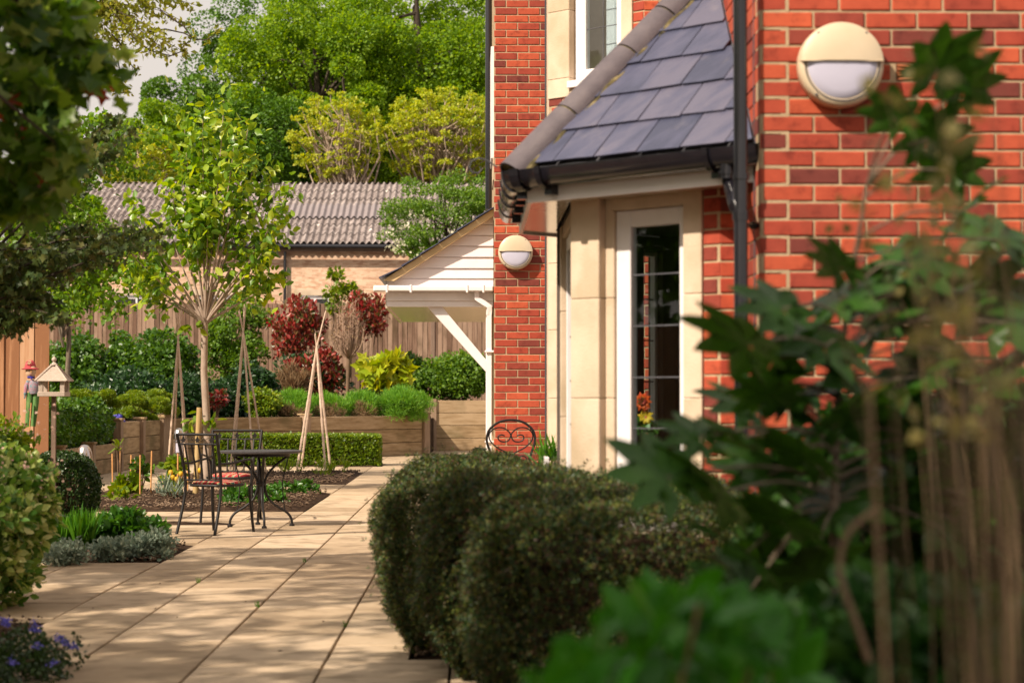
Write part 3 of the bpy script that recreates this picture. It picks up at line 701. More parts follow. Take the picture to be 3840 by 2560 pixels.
# slates: each one its own piece, laid on the two visible slopes
PT = R(46.8); EZ = ZE + .150; EO = .262
def slate_slope(fr_line_p, fr_line_q, hip_left, hip_right, rows, limit=None, seed=1, w=.258, gauge=.238, nm='slate'):
    """fr_line p->q eave line (left to right from outside)"""
    P = Vector((fr_line_p.x, fr_line_p.y, EZ)); Q = Vector((fr_line_q.x, fr_line_q.y, EZ)); u = (Q - P).normalized(); n = Vector((u.y, -u.x, 0)); L = (Q - P).length
    up = (-n * math.cos(PT) + Vector((0, 0, math.sin(PT)))); nrm = (n * math.sin(PT) + Vector((0, 0, math.cos(PT)))); g = random.Random(seed)
    for r in range(rows):
        s0 = r * gauge; a = -w * (.5 if r % 2 else 0) - w * 2
        while a < L + 2 * w:
            gg = g.uniform(-.002, .002); poly = [(a + .003 + gg, s0 + g.uniform(-.005, .005)), (a + w * .5, s0 + g.uniform(-.003, .003)), (a + w - .0035 + gg, s0 + g.uniform(-.005, .005)), (a + w - .0035, s0 + gauge * 1.15), (a + .003, s0 + gauge * 1.15)]
            h = math.cos(PT) * math.tan(R(22.5))
            if hip_left: poly = clip_half(poly, -1, h, -.055)
            if hip_right: poly = clip_half(poly, 1, h, L - .055)
            if limit and poly:
                pass
            if len(poly) >= 3:
                # clip against the limit plane X <= limit
                if limit is not None: poly = clip_half(poly, u.x, up.x, limit - P.x)
            if len(poly) >= 3 and abs(sum(poly[i][0] * poly[(i + 1) % len(poly)][1] - poly[(i + 1) % len(poly)][0] * poly[i][1] for i in range(len(poly)))) > .004:
                lift = .013 + g.uniform(0, .004)
                pts = []
                for (x_, y_) in poly:
                    hgt = lift * (1 - (y_ - s0) / (gauge * 1.15)) + .006
                    pts.append(P + u * x_ + up * y_ + nrm * hgt)
                MB().prism(pts, tuple(nrm * .008)).build(nm, M_slate, bayroof)
            a += w
E = offs(EO)
# under-roof deck
def deck(p, q_, k, lim):
    P = Vector((p.x, p.y, EZ)); Q = Vector((q_.x, q_.y, EZ)); u = (Q - P).normalized(); n = Vector((u.y, -u.x, 0)); L = (Q - P).length; up = (-n * math.cos(PT) + Vector((0, 0, math.sin(PT))))
    h = math.cos(PT) * math.tan(R(22.5)); poly = [(0, 0), (L, 0), (L, 2.4), (0, 2.4)]
    if k[0]: poly = clip_half(poly, -1, h, 0)
    if k[1]: poly = clip_half(poly, 1, h, L)
    poly = clip_half(poly, u.x, up.x, lim - P.x)
    pts = [P + u * x_ + up * y_ for x_, y_ in poly]
    MB().prism(pts, (0, 0, -.012)).build('roof_deck', M_lead, bayroof)
deck(E[1], E[0], (1, 0), 1.235); deck(E[2], E[1], (1, 1), 1.5); deck(E[3], E[2], (0, 1), 1.5)
slate_slope(E[1], E[0], True, False, 9, 1.228, 1)
slate_slope(E[2], E[1], True, True, 6, 1.49, 2, w=.33)
# hip with half-round ridge tiles bedded on mossy mortar
h0 = Vector((E[1].x, E[1].y, EZ)); 
hd = Vector((math.cos(R(22.5)), math.sin(R(22.5)), 0)); hd = (hd + Vector((0, 0, math.tan(PT) * math.cos(R(22.5))))).normalized()
sd = Vector((-math.sin(R(22.5)), math.cos(R(22.5)), 0)); hn = hd.cross(sd).normalized(); hn = hn if hn.z > 0 else -hn
def halftile(s0, s1, r, nm, m, par, a0=0, a1=math.pi, t=.012, lift=0.0):
    k = 12; mb = MB()
    for s_ in (s0, s1):
        for rr in (r, r - t):
            for i in range(k + 1):
                a = a0 + (a1 - a0) * i / k; q = h0 + hd * s_ + sd * (rr * math.cos(a)) + hn * (rr * math.sin(a) * .85 + lift); mb.v.append(tuple(q))
    m_ = k + 1
    for i in range(k):
        mb.f += [(i, i + 1, 2 * m_ + i + 1, 2 * m_ + i), (m_ + i, m_ + i + 1, 3 * m_ + i + 1, 3 * m_ + i), (i, i + 1, m_ + i + 1, m_ + i), (2 * m_ + i, 2 * m_ + i + 1, 3 * m_ + i + 1, 3 * m_ + i)]
    mb.f += [(0, m_, 3 * m_, 2 * m_), (k, m_ + k, 3 * m_ + k, 2 * m_ + k)]
    return mb.build(nm, m, par, smooth=True)
s_ = -.045
for L_ in (.43, .46, .30, .45, .45, .45):
    halftile(s_ + .006, s_ + L_ - .006, .098, 'ridge_tile', M_ridge, bayroof, lift=-.005); s_ += L_
mm = MB(); mm.tube([h0 + hd * (-.03) + hn * -.005, h0 + hd * 2.5 + hn * -.02], .080, 16); mm.build('ridge_bedding', M_moss, bayroof)
for sg in (1, -1):
    if (sd * sg).y > 0: continue
    mb = MB(); pts = []
    for i in range(46):
        t = -.02 + i * .056; pts.append(h0 + hd * t + sd * sg * (.108 + .006 * math.sin(i * 2.1)) + hn * (-.022 + .005 * math.sin(i * 1.3)))
    mb.tube(pts, [.016 + .005 * math.sin(i * 1.7) + .003 * math.sin(i * .7) for i in range(46)], 8); mb.build('mortar_fillet', M_moss, bayroof)
# scrolled iron hip hook
def spiral(c, ax, ay, pts, r, mb, n=6): mb.tube([Vector(c) + Vector(ax) * a + Vector(ay) * b for a, b in pts], r, n); return mb
hk = MB(); hb = h0 + hd * -.03
for dy, kk in ((0, 0),):
    pr = [(.0, .0), (-.05, .035), (-.09, .045), (-.125, .03), (-.135, .0), (-.12, -.025), (-.09, -.028), (-.075, -.01), (-.085, .003)]
    spiral(hb + Vector((-.08, 0, .03)), (1, 0, 0), (0, 0, 1), pr, .004, hk)
hk.build('hip_hook', M_lead, bayroof)

# wall lamps
def wall_lamp(name, label, c, r):
    th = thing(name, label, 'wall lamp', c, 0, 'round bulkhead lamps on the brick walls')
    d = .36 * r / .184
    MB().lathe([(r * .93, 0), (r, .012), (r, .055), (r * .985, .075), (r * .94, .088), (r * .86, .092)], 48, c, axis='y').build('lamp_body', M_lampc, th, smooth=True)
    # hood: upper half
    mb = MB(); k = 40; prof = [(r * .99, .074), (r * .965, .094), (r * .80, .108), (r * .4, .116), (0.0, .118)]
    for rr, y in prof:
        for i in range(k + 1):
            a = R(4) + (math.pi - R(8)) * i / k; mb.v.append((c[0] + rr * math.cos(a), c[1] - y, c[2] + max(rr * math.sin(a), r * .065)))
    for j in range(len(prof) - 1):
        for i in range(k): mb.f.append((j * (k + 1) + i, j * (k + 1) + i + 1, (j + 1) * (k + 1) + i + 1, (j + 1) * (k + 1) + i))
    mb.build('lamp_hood', M_lampc, th, smooth=True)
    MB().box(c[0] - r * .955, c[0] + r * .955, c[1] - .112, c[1] - .088, c[2] + r * .05, c[2] + r * .064).build('hood_lip', M_lampc, th)
    MB().lathe([(r * .84, .086), (r * .80, .094), (r * .62, .102), (r * .3, .106), (.001, .107)], 40, c, axis='y').build('lamp_glass', M_frost, th, smooth=True)
    MB().lathe([(r * .875, .088), (r * .875, .0945), (r * .845, .0945), (r * .845, .088)], 40, c, axis='y').build('glass_gasket', M_lead, th, smooth=False)
    for a in (50, 130, 230, 310):
        rr = r * .93; y = .100 if a < 180 else .092
        MB().lathe([(r * .03, y - .012), (r * .03, y), (.001, y + .001)], 10, (c[0] + rr * math.cos(R(a)) * (.93 if a < 180 else 1), c[1], c[2] + rr * math.sin(R(a))), axis='y').build('screw', M_lead, th)
    return th
wall_lamp('wall_lamp', 'large round cream and frosted lamp high on the nearest brick wall', Vector((lampA_c.x, 8.53, lampA_c.z)), .184)
YF = 19.70
lampB_c = pt(1933, 948, YF)
wall_lamp('wall_lamp', 'smaller round cream and frosted lamp on the distant brick pier beside the porch', Vector((lampB_c.x, YF, lampB_c.z)), .172)

# flowers in the window
vp = pt(2405, 1505, 11.55)
vs = thing('flower_vase', 'dark vase of orange and yellow flowers inside the bay window', 'vase', (vp.x, 11.55, SILL + .015))
MB().lathe([(.03, 0), (.045, .05), (.035, .16), (.03, .22), (.036, .24)], 14, (vp.x, 11.55, SILL + .015)).build('vase', M_lead, vs, smooth=True)
MB().tube([(vp.x, 11.55, SILL + .2), (vp.x - .005, 11.5, vp.z)], .003, 5).tube([(vp.x, 11.55, SILL + .2), (vp.x + .01, 11.52, vp.z - .11)], .003, 5).build('flower_stem', M_twig, vs)
def daisy(c, r, n, m, par, face=(-.3, -1, .2), nm='flower'):
    f = Vector(face).normalized(); a = f.orthogonal().normalized(); b = f.cross(a); mb = MB()
    for k in range(n):
        th = 2 * math.pi * k / n + (k % 2) * .1; d = a * math.cos(th) + b * math.sin(th); s2 = a * -math.sin(th) + b * math.cos(th); rr = r * (1 if k % 2 else .8)
        mb.add([Vector(c) + d * r * .1, Vector(c) + d * rr * .6 + s2 * r * .16 + f * .01, Vector(c) + d * rr - f * .004, Vector(c) + d * rr * .6 - s2 * r * .16 + f * .01], [(0, 1, 2, 3)])
    return mb.build(nm, m, par)
c1 = Vector((vp.x, 11.48, vp.z)); daisy(c1, .062, 20, L_orange, vs); daisy(c1 + Vector((0, -.012, 0)), .035, 14, L_red, vs); daisy(c1 + Vector((.02, .01, -.09)), .055, 16, L_yellowf, vs)
P, D = ell_shell(60, c1 + Vector((0, .02, -.16)), (.06, .04, .05)); leaves('vase_leaves', P, .06, L_green, vs, 'wide')

# ------------------------------------------------------------------ far wing: pier, two-storey bay, porch
wingB = thing('brick_house', 'distant red brick house wing with pale stone window bay and white boarded porch', 'building', (.197, YF, 0))
F_far = Frame((.197, YF), (1.6, YF)); zph = F_far.zb(.3, 1100) % COURSE
ZB = 6.3
brick_wall(wingB, F_far, 0, 1.4, 0, ZB, single=lambda u, z: u < .62 and .45 < z < 5.4, z_phase=zph, u_phase=-.1)
MB().box(.205, .30, YF + .13, 29, 0, ZB).build('side_wall', M_mortar, wingB)
q = MB(); q.box(.700, .712, YF - .012, YF + .0, 0, ZB); q.build('expansion_joint', M_lead, wingB)
# two-storey bay at Y~14.1-14.75
A2 = (1.21, 14.10); B2 = (.552, 14.758)
F2 = Frame(B2, A2); F2s = Frame(A2, (1.56, 14.10)); F2f = Frame((.552, 15.25), B2)
def fz(y): return F2.zb(.4, y)
s0 = 0.0; s1 = F2.ub(2138); w0 = F2.ub(2142); w1 = F2.ub(2332); t1 = F2.ub(2376)
zs_up = F2.zb(.05, 372); zw_up = F2.zb(w0, 305); z_low_top = F2.zb(.05, 872)
holes = [(-.01, t1, zs_up, ZB + 1), (-.01, t1, 0, z_low_top)]
brick_wall(wingB, F2, 0, F2.L, 0, ZB, holes=holes, z_phase=zph, single=lambda u, z: z > 3.2 or z > 2.3, u_phase=F2.L - .225 * 4)
brick_wall(wingB, F2s, .0, F2s.L, 0, ZB, z_phase=zph, u_phase=.002, single=lambda u, z: z > .6)
MB().prism([(.556, 14.77, 0), (.556, 15.25, 0), (1.21, 15.9, 0), (1.21, 15.6, 0), (.70, 15.1, 0), (.70, 14.8, 0)], (0, 0, ZB)).build('side_pier', M_stone, wingB)
ss = link('stone_surround', None, wingB)
zz = [zs_up] + [F2.zb(.05, y) for y in (300, 48)] + [ZB]
for a, b in zip(zz[:-1], zz[1:]):
    block(F2, .0, s1, -.12, .010, a + .0008, b - .0008, ss); block(F2, w1 + .003, t1 - .003, -.12, .010, a + .0008, b - .0008, ss)
block(F2, s1 + .0005, w1 + .0025, -.12, .006, zs_up + .003, zw_up - .055, ss)
block(F2, w0 - .012, w1 + .012, -.09, .035, zw_up - .054, zw_up - .002, wingB, 'window_sill', M_white)
zz = [0] + [F2.zb(.05, y) for y in (1493, 1237, 988)] + [z_low_top]; zz = sorted(zz)
for a, b in zip(zz[:-1], zz[1:]):
    block(F2, .0, s1, -.12, .010, a + .0008, b - .0008, ss); block(F2, w1 + .003, t1 - .003, -.12, .010, a + .0008, b - .0008, ss)
block(F2, s1 + .0005, w1 + .0025, -.12, .006, 1.95, z_low_top - .003, ss); block(F2, s1 + .0005, w1 + .0025, -.12, .006, 0.02, .6, ss)
window(F2, w0, w1, .605, 1.945, wingB, bars=(.9, 1.2, 1.5))
gl0, gl1 = F2.ub(2180) , F2.ub(2297)
window(F2, w0, w1, zw_up, ZB - .1, wingB, fw=(gl0 - w0, 0), right=w1 - gl1, bars=(fz(101), fz(-30)), vbars=(F2.ub(2242),), bot=F2.zb(.3, 236) - F2.zb(.3, 278), lead=.003)
cu = MB()
for k in range(9):
    a = gl0 + .03 + k * .016; F2.box(cu, F2.ub(2212) + k * .0125, F2.ub(2212) + k * .0125 + .009, -.20 - .008 * (k % 3), -.19, zw_up, ZB - .1)
cu.build('net_curtain', M_curtain, wingB)
q = MB(); F2.box(q, .1, F2.L - .02, -.75, -.70, 3.2, ZB); q.build('room_wall', surf('pale_room', [(.10, .11, .09), (.15, .16, .13)], .9, 2, bump=0), wingB)
# porch (weatherboarded canopy) left of the pier
PYF = 19.95
def wp(x, y, Y=PYF): return pt(x, y, Y)
porch = link('porch', None, wingB)
brd = [(784, 844), (844, 884), (884, 924), (924, 965), (965, 1007), (1007, 1045), (1045, 1076)]
def slope_x(y):   # left limit of the boarding under the barge board
    return 1452 + (1852 - 1452) * (1046 - y) / (1046 - 800)
for ya, yb in brd:
    xl_t = max(1450, slope_x(ya) + 12); xl_b = max(1450, slope_x(yb) + 12)
    a = wp(min(xl_t, 1848), ya); b = wp(1850, ya); c = wp(1850, yb - 1.5); d = wp(xl_b, yb - 1.5)
    pts = [a, b, c + Vector((0, -.018, 0)), d + Vector((0, -.018, 0))]
    if (b - a).length < .03: pts = [b, c + Vector((0, -.018, 0)), d + Vector((0, -.018, 0))]
    MB().prism(pts, (0, .03, 0)).build('weatherboard', M_whitewood, porch)
# side and back of the gable (closed volume)
tl = wp(1450, 1046); tr = wp(1850, 800); bl = wp(1450, 1090); brr = wp(1850, 1090)
MB().prism([tl + Vector((0, .04, -.01)), tr + Vector((0, .04, -.01)), brr + Vector((0, .04, 0)), bl + Vector((0, .04, 0))], (0, 4.0, 0)).build('canopy_core', M_whitewood, porch)
# barge board and roof slates above
a = wp(1440, 1052); b = wp(1852, 785); c = wp(1852, 812); d = wp(1478, 1056)
M_barge = surf('barge_board', [(.50, .35, .17), (.66, .48, .27)], .7, 3, (1, 6, 6), .1, spec=.3)
MB().prism([a + Vector((0, -.11, 0)), b + Vector((0, -.11, 0)), c + Vector((0, -.11, 0)), d + Vector((0, -.11, 0))], (0, .10, 0)).build('barge_board', M_barge, porch)
for k in range(6):
    t0, t1_ = k / 6, (k + 1) / 6; pa = a.lerp(b, t0) + Vector((-.04 if k == 0 else 0, -.15, .012)); pb = a.lerp(b, t1_) + Vector((.0, -.15, .005)); nb_ = Vector((-.5, 0, .8)).normalized() * .012
    MB().prism([pa, pb, pb + nb_ * .6, pa + nb_ * 1.2], (0, 4.2, 0)).build('roof_slate', M_slate, porch)
# gutter box, fascias, soffit
def pbox(x0, x1, y0, y1, d0, d1, nm, m, bev=.004):
    a = wp(x0, y1); b = wp(x1, y0); return MB().box(a.x, b.x, PYF + d0, PYF + d1, a.z, b.z).build(nm, m, porch, bevel=bev)
pbox(1402, 1850, 1073, 1095, -.13, -.02, 'porch_gutter', M_white, .012)
for x in (1453, 1542, 1752, 1813): pbox(x - 4, x + 4, 1070, 1100, -.137, -.015, 'gutter_clip', M_white)
pbox(1448, 1850, 1096, 1128, -.018, .02, 'porch_fascia', M_white); pbox(1450, 1850, 1128.5, 1150, .0, .03, 'porch_fascia', M_white)
a = wp(1452, 1147); b = wp(1850, 1147)
for k in range(10):
    y0 = PYF + .035 + k * .40; MB().box(a.x, b.x, y0, y0 + .392, a.z - .004, a.z + .012).build('soffit_board', M_soffit, porch)
MB().box(a.x - .02, a.x, PYF + .03, PYF + 4.05, a.z - .02, a.z + .14).build('side_fascia', M_soffit, porch)
# brace and posts
p1 = wp(1602, 1150, PYF + .05); p2 = wp(1658, 1150, PYF + .05); p3 = wp(1826, 1352, PYF + .05); p4 = wp(1826, 1398, PYF + .05)
MB().prism([p1, p2, p3, p4], (0, .09, 0)).build('porch_brace', M_white, porch, bevel=.005)
a = wp(1822, 1700, PYF + .05); b = wp(1843, 1150, PYF + .05)
MB().box(a.x, b.x, PYF + .05, PYF + .13, 0, b.z).build('porch_post', M_white, porch, bevel=.006)
e = lambda x, y: wp(x, y, PYF - .05)
MB().tube([e(1788, 1090), e(1788, 1120), e(1812, 1135), e(1834, 1150), e(1834, 1180)], .035, 4).build('rainwater_elbow', M_white, porch)
MB().tube([e(1834, 1170), Vector((e(1834, 1170).x, PYF - .05, .02))], .034, 4).build('rainwater_pipe', M_white, porch)
for y in (1318, 1655): pbox(1818, 1852, y - 4, y + 4, -.10, -.0, 'pipe_clip', M_white)
# side of the pier: black pipe and white oriel edge behind
xq = GX(1832, 22.0)
MB().tube([(xq, 22.0, pt(1832, 786, 22).z), (xq, 22.0, 7)], .038, 12).build('side_downpipe', M_black, wingB, smooth=True)
a = pt(1845, 610, 21.0); b = pt(1851, 200, 21.0)
MB().box(a.x - .015, .204, 20.6, 21.6, a.z, b.z).build('side_window_frame', M_white, wingB)
MB().box(a.x + .005, .204, 20.6, 21.6, pt(1845, 690, 21).z, a.z - .002).build('side_sill', M_stone, wingB)
bx = pt(2052, 1712, 14.0); MB().box(bx.x - .02, bx.x + .012, 13.9, 14.3, bx.z - .3, bx.z).build('white_pipe_boot', M_white, wingB, bevel=.004)

# ------------------------------------------------------------------ retaining walls of timber
def timber_wall(name, label, A, B, zt, rows, bays, post=(.20, .14), t=.06, over=.0, zb=0.0, group=None, caps=True):
    A = Vector((A[0], A[1], 0)); B = Vector((B[0], B[1], 0)); fr = Frame(A, B)
    th = thing(name, label, 'retaining wall', A, 0, group)
    hh = (zt - zb) / rows; L = fr.L; bl = L / bays
    for b in range(bays):
        for r in range(rows):
            u0 = b * bl + post[0] * .5 + .006; u1 = (b + 1) * bl - post[0] * .5 - .006
            o0 = fr.at(u0, 0, zb + r * hh) - A
            q = MB().box(0, u1 - u0, 0, t, .005, hh - .006)
            link('plank', q.mesh('plank', M_timber, bevel=.006), th, (o0.x, o0.y, o0.z), (0, 0, fr.rz + 0.0))
    for b in range(bays + 1):
        o0 = fr.at(b * bl - post[0] / 2, post[1] * .5, zb) - A
        q = MB().box(0, post[0], 0, post[1], 0, zt - zb + .03)
        link('post', q.mesh('post', M_timberp, bevel=.006), th, (o0.x, o0.y, o0.z), (0, 0, fr.rz))
        if caps:
            q = MB().box(-.02, post[0] + .02, -.02, post[1] + .06, 0, .035)
            link('post_cap', q.mesh('post_cap', M_timber, bevel=.004), th, (o0.x, o0.y, zt + .0305), (0, 0, fr.rz))
    return th
XL = -6.18
timber_wall('retaining_wall', 'low timber sleeper wall at left behind the short steel bollard light', (XL - .02, 27.6), (XL, 34.6), .50, 2, 3)
timber_wall('retaining_wall', 'three plank high timber wall running back from the low wall to the corner', (XL, 34.75), (-6.02, 38.5), .86, 3, 2)
timber_wall('retaining_wall', 'long timber retaining wall behind the bright clipped hedge and cane wigwams', (-5.95, 38.6), (-1.10, 44.85), .89, 3, 2, over=0)
timber_wall('retaining_wall', 'taller four plank timber wall beside the white porch post', (-.98, 48.5), (1.6, 48.9), 1.23, 4, 1, post=(.12, .1), caps=False)
# earth held by the walls
def slabsoil(poly, z, name='raised_soil'):
    mb = MB().prism([(x, y, -.02) for x, y in poly], (0, 0, z + .02)); tag(mb.build(name, M_soil), kind='structure')
slabsoil([(-16, 27.7), (XL - .08, 27.7), (XL - .08, 34.6), (-16, 34.6)], .45)
slabsoil([(-16, 34.61), (XL - .10, 34.61), (-6.12, 38.6), (-1.05, 45.05), (-.98, 48.6), (-1.1, 54.0), (-16, 54.0)], .80)
slabsoil([(-.97, 48.62), (4, 49.0), (4, 56), (-1.09, 56)], 1.14)

# ------------------------------------------------------------------ fences
def fence(name, label, A, B, zb, zt, bw, lap, mat, posts=(), sl=0.0):
    fr = Frame(A, B); A3 = Vector((A[0], A[1], 0)); th = thing(name, label, 'fence', A3)
    g = random.Random(int(abs(A[0]) * 10)); meshes = []
    for k in range(5):
        h = zt - zb + g.uniform(-.012, .012)
        meshes.append(MB().prism([(0, 0, 0), (bw, -.006, 0), (bw, -.022, 0), (0, -.010, 0)], (0, 0, h)).mesh('fence_board', mat))
    u = 0
    while u < fr.L:
        q = fr.at(u, 0, zb) - A3
        link('fence_board', g.choice(meshes), th, (q.x, q.y, q.z + g.uniform(-.01, .01)), (g.uniform(-.003, .003), g.uniform(-.004, .004), fr.rz)); u += lap
    for r in (.15, .5, .85):
        m = MB(); fr.box(m, 0, fr.L, -.07, -.02, zb + (zt - zb) * r, zb + (zt - zb) * r + .08); m.build('fence_rail', mat, th)
    for up in posts:
        m = MB(); fr.box(m, up, up + .12, -.03, .05, zb, zt + .02); m.build('fence_post', M_weathd, th, bevel=.01)
    return th
ft = pt(900, 1138, 54).z
fence('board_fence', 'long weathered featheredge board fence behind the planted borders', (-13.5, 54), (-3.2, 54), .7, ft, .135, .118, M_fence, posts=(3.0, 6.1, 9.2))
fence('board_fence', 'stepped weathered fence section under the white porch canopy', (-3.18, 54.02), (2.6, 54.3), .7, pt(1600, 1148, 54).z, .15, .135, M_fence, posts=(2.0, 4.6))
fence('board_fence', 'newer orange-brown fence panel behind the scarecrow at far left', (-6.9, 19.9), (GX(168, 19.9), 19.9), 0, pt(100, 1205, 19.9).z, .155, .148, M_fence2)

# ------------------------------------------------------------------ long low building behind
YB = 69.0
bld = thing('low_building', 'long low buff brick building with weathered corrugated roof and black gutter', 'building', (pt(250, 1000, YB).x, YB, 0))
def bwall():
    m, n, out = nodes_of('buff_brick'); L = n.links.new
    tc = n.nodes.new('ShaderNodeTexCoord'); sp = n.nodes.new('ShaderNodeSeparateXYZ'); cb = n.nodes.new('ShaderNodeCombineXYZ'); L(tc.outputs['Object'], sp.inputs[0]); L(sp.outputs[0], cb.inputs[0]); L(sp.outputs[2], cb.inputs[1])
    b = n.nodes.new('ShaderNodeTexBrick'); b.inputs['Scale'].default_value = 1; b.inputs['Brick Width'].default_value = .235; b.inputs['Row Height'].default_value = .082; b.inputs['Mortar Size'].default_value = .008; b.inputs['Mortar Smooth'].default_value = .3
    b.inputs['Color1'].default_value = (.50, .31, .21, 1); b.inputs['Color2'].default_value = (.68, .50, .36, 1); b.inputs['Mortar'].default_value = (.56, .45, .34, 1); b.inputs['Bias'].default_value = .25; L(cb.outputs[0], b.inputs[0])
    wn = n.nodes.new('ShaderNodeTexNoise'); wn.inputs['Scale'].default_value = .35; wn.inputs['Detail'].default_value = 5; L(tc.outputs['Object'], wn.inputs['Vector'])
    r = ramp(n, [(.35, (.85, .80, .76)), (.6, (1.08, 1.03, 1.0))]); L(wn.outputs[0], r.inputs[0])
    v = n.nodes.new('ShaderNodeTexNoise'); v.inputs['Scale'].default_value = 3.2; v.inputs['Detail'].default_value = 2; mp = n.nodes.new('ShaderNodeMapping'); mp.inputs['Scale'].default_value = (1, 1, 3.2); L(tc.outputs['Object'], mp.inputs[0]); L(mp.outputs[0], v.inputs['Vector'])
    r3 = ramp(n, [(.40, (.74, .62, .56)), (.5, (1, 1, 1))]); L(v.outputs[0], r3.inputs[0])
    mx = n.nodes.new('ShaderNodeMix'); mx.data_type = 'RGBA'; mx.blend_type = 'MULTIPLY'; mx.inputs[0].default_value = 1; L(b.outputs[0], mx.inputs[6]); L(r.outputs[0], mx.inputs[7])
    m2 = n.nodes.new('ShaderNodeMix'); m2.data_type = 'RGBA'; m2.blend_type = 'MULTIPLY'; m2.inputs[0].default_value = .8; L(mx.outputs[2], m2.inputs[6]); L(r3.outputs[0], m2.inputs[7])
    p = n.nodes.new('ShaderNodeBsdfPrincipled'); p.inputs['Roughness'].default_value = .9; L(m2.outputs[2], p.inputs['Base Color']); L(p.outputs[0], out.inputs[0]); return m
M_buff = bwall()
xl, xr = pt(250, 1000, YB).x, 3.0; ze = pt(1000, 928, YB).z; Fb = Frame((xl, YB), (xr, YB))
wins = [(GX(418, YB), GX(600, YB)), (GX(735, YB), GX(900, YB)), (GX(1118, YB), GX(1240, YB)), (GX(1480, YB), GX(1640, YB))]
zt_w = pt(500, 1108, YB).z
q = MB(); us = 0.0
for a, b in wins:
    Fb.box(q, us, a - xl, -.2, 0, 0, ze); Fb.box(q, a - xl, b - xl, -.2, 0, 0, zt_w - 1.5); Fb.box(q, a - xl, b - xl, -.2, 0, zt_w + .001, ze); us = b - xl
Fb.box(q, us, Fb.L, -.2, 0, 0, ze); q.build('wall', M_buff, bld)
MB().box(xl, xl + .2, YB + .2, YB + 10, 0, ze).build('wall', M_buff, bld)
for a, b in wins:
    wf = window(Fb, a - xl + .02, b - xl - .02, zt_w - 1.48, zt_w - .02, bld, fw=(.09, 0), right=.09, n0=-.14, n1=-.05, top=.09, bot=.09)
    m = MB(); Fb.box(m, (a + b) / 2 - xl - .03, (a + b) / 2 - xl + .03, -.13, -.045, zt_w - 1.4, zt_w - .1); m.build('mullion', M_white, wf)
    m = MB(); Fb.box(m, a - xl, b - xl, -.5, -.45, zt_w - 1.5, zt_w); m.build('blind', surf('blind', [(.16, .14, .13), (.22, .19, .17)], .8, 2, bump=0), bld)
    m = MB(); Fb.box(m, a - xl - .15, b - xl + .15, .002, .02, zt_w + .01, zt_w + .22); m.build('lintel', M_stone, bld)
# corrugated roof
RD = 6.2; zr = pt(900, 690, YB + RD).z
def corrugated():
    mb = MB(); pitch = .225; nper = 6; wdt = xr - xl + .8; n = int(wdt / pitch * nper); rows = 7; vs = []; fs = []
    for r in range(rows):
        t0 = r / rows; t1 = (r + 1) / rows + .012
        b = len(vs)
        for t, lift in ((t0, .035 + .012), (t1, .0 + .012)):
            for i in range(n + 1):
                X = xl - .4 + i * pitch / nper; Y = YB - .35 + (RD + .35) * t; Z = ze + .10 + (zr - ze - .1) * t + .048 * math.sin(2 * math.pi * i / nper) + lift
                vs.append((X, Y, Z))
        for i in range(n): fs.append((b + i, b + i + 1, b + n + 2 + i, b + n + 1 + i))
    return mb.add(vs, fs)
def roofmat():
    m, n, out = nodes_of('fibre_cement_roof'); L = n.links.new; tc = n.nodes.new('ShaderNodeTexCoord')
    a = n.nodes.new('ShaderNodeTexNoise'); a.inputs['Scale'].default_value = 3.5; a.inputs['Detail'].default_value = 7; a.inputs['Roughness'].default_value = .7; L(tc.outputs['Object'], a.inputs['Vector'])
    r = ramp(n, [(.30, (.09, .068, .058)), (.46, (.19, .155, .145)), (.60, (.30, .255, .24)), (.74, (.55, .49, .45))]); L(a.outputs[0], r.inputs[0])
    v = n.nodes.new('ShaderNodeTexVoronoi'); v.inputs['Scale'].default_value = 1.3; L(tc.outputs['Object'], v.inputs['Vector']); r2 = ramp(n, [(.06, (1, 1, 1)), (.14, (0, 0, 0))]); L(v.outputs['Distance'], r2.inputs[0])
    mx = n.nodes.new('ShaderNodeMix'); mx.data_type = 'RGBA'; mx.inputs[7].default_value = (.78, .72, .66, 1); L(r2.outputs[0], mx.inputs[0]); L(r.outputs[0], mx.inputs[6])
    p = n.nodes.new('ShaderNodeBsdfPrincipled'); p.inputs['Roughness'].default_value = .95; L(mx.outputs[2], p.inputs['Base Color']); L(p.outputs[0], out.inputs[0]); return m
rf = corrugated().build('roof', roofmat(), bld)
# translucent grey sheet band in the roof
a0_, a1_ = pt(1075, 800, 73).x, pt(1470, 800, 73).x
vs = []; fs = []; n = int((a1_ - a0_) / .0333); nb = .0333
for t in (.38, .60):
    for i in range(n + 1):
        X = a0_ + i * nb; ph = (X - (xl - .4)) / .225 * 2 * math.pi; vs.append((X, YB - .35 + (RD + .35) * t, ze + .10 + (zr - ze - .1) * t + .048 * math.sin(ph) + .095))
for i in range(n): fs.append((i, i + 1, n + 2 + i, n + 1 + i))
MB().add(vs, fs).build('rooflight_sheet', surf('rooflight', [(.20, .17, .175), (.26, .225, .225)], .6, 4, bump=0), bld)
MB().box(xl, xl + .02, YB, YB + .1, ze, ze + .1).prism([(xl + .05, YB, ze), (xl + .05, YB + RD, zr), (xl + .05, YB + 2 * RD, ze)], (.1, 0, 0)).build('gable_end', M_buff, bld)
MB().prism([(xl - .4, YB + RD, zr + .05), (xl - .4, YB + 2 * RD + .3, ze + .05), (xl - .4, YB + 2 * RD + .3, ze)], (xr - xl + .8, 0, 0)).build('rear_slope', M_ridge, bld)
MB().tube([(xl - .3, YB - .42, ze + .03), (xr + .2, YB - .42, ze - .02)], .085, 10).build('gutter', M_black, bld, smooth=True)
xd = GX(1068, YB); MB().tube([(xd, YB - .12, 0), (xd, YB - .12, ze)], .055, 10).build('downpipe', M_black, bld, smooth=True)
MB().box(xl, xr, YB - .34, YB - .30, ze - .16, ze - .05).build('eaves_board', M_weathd, bld)

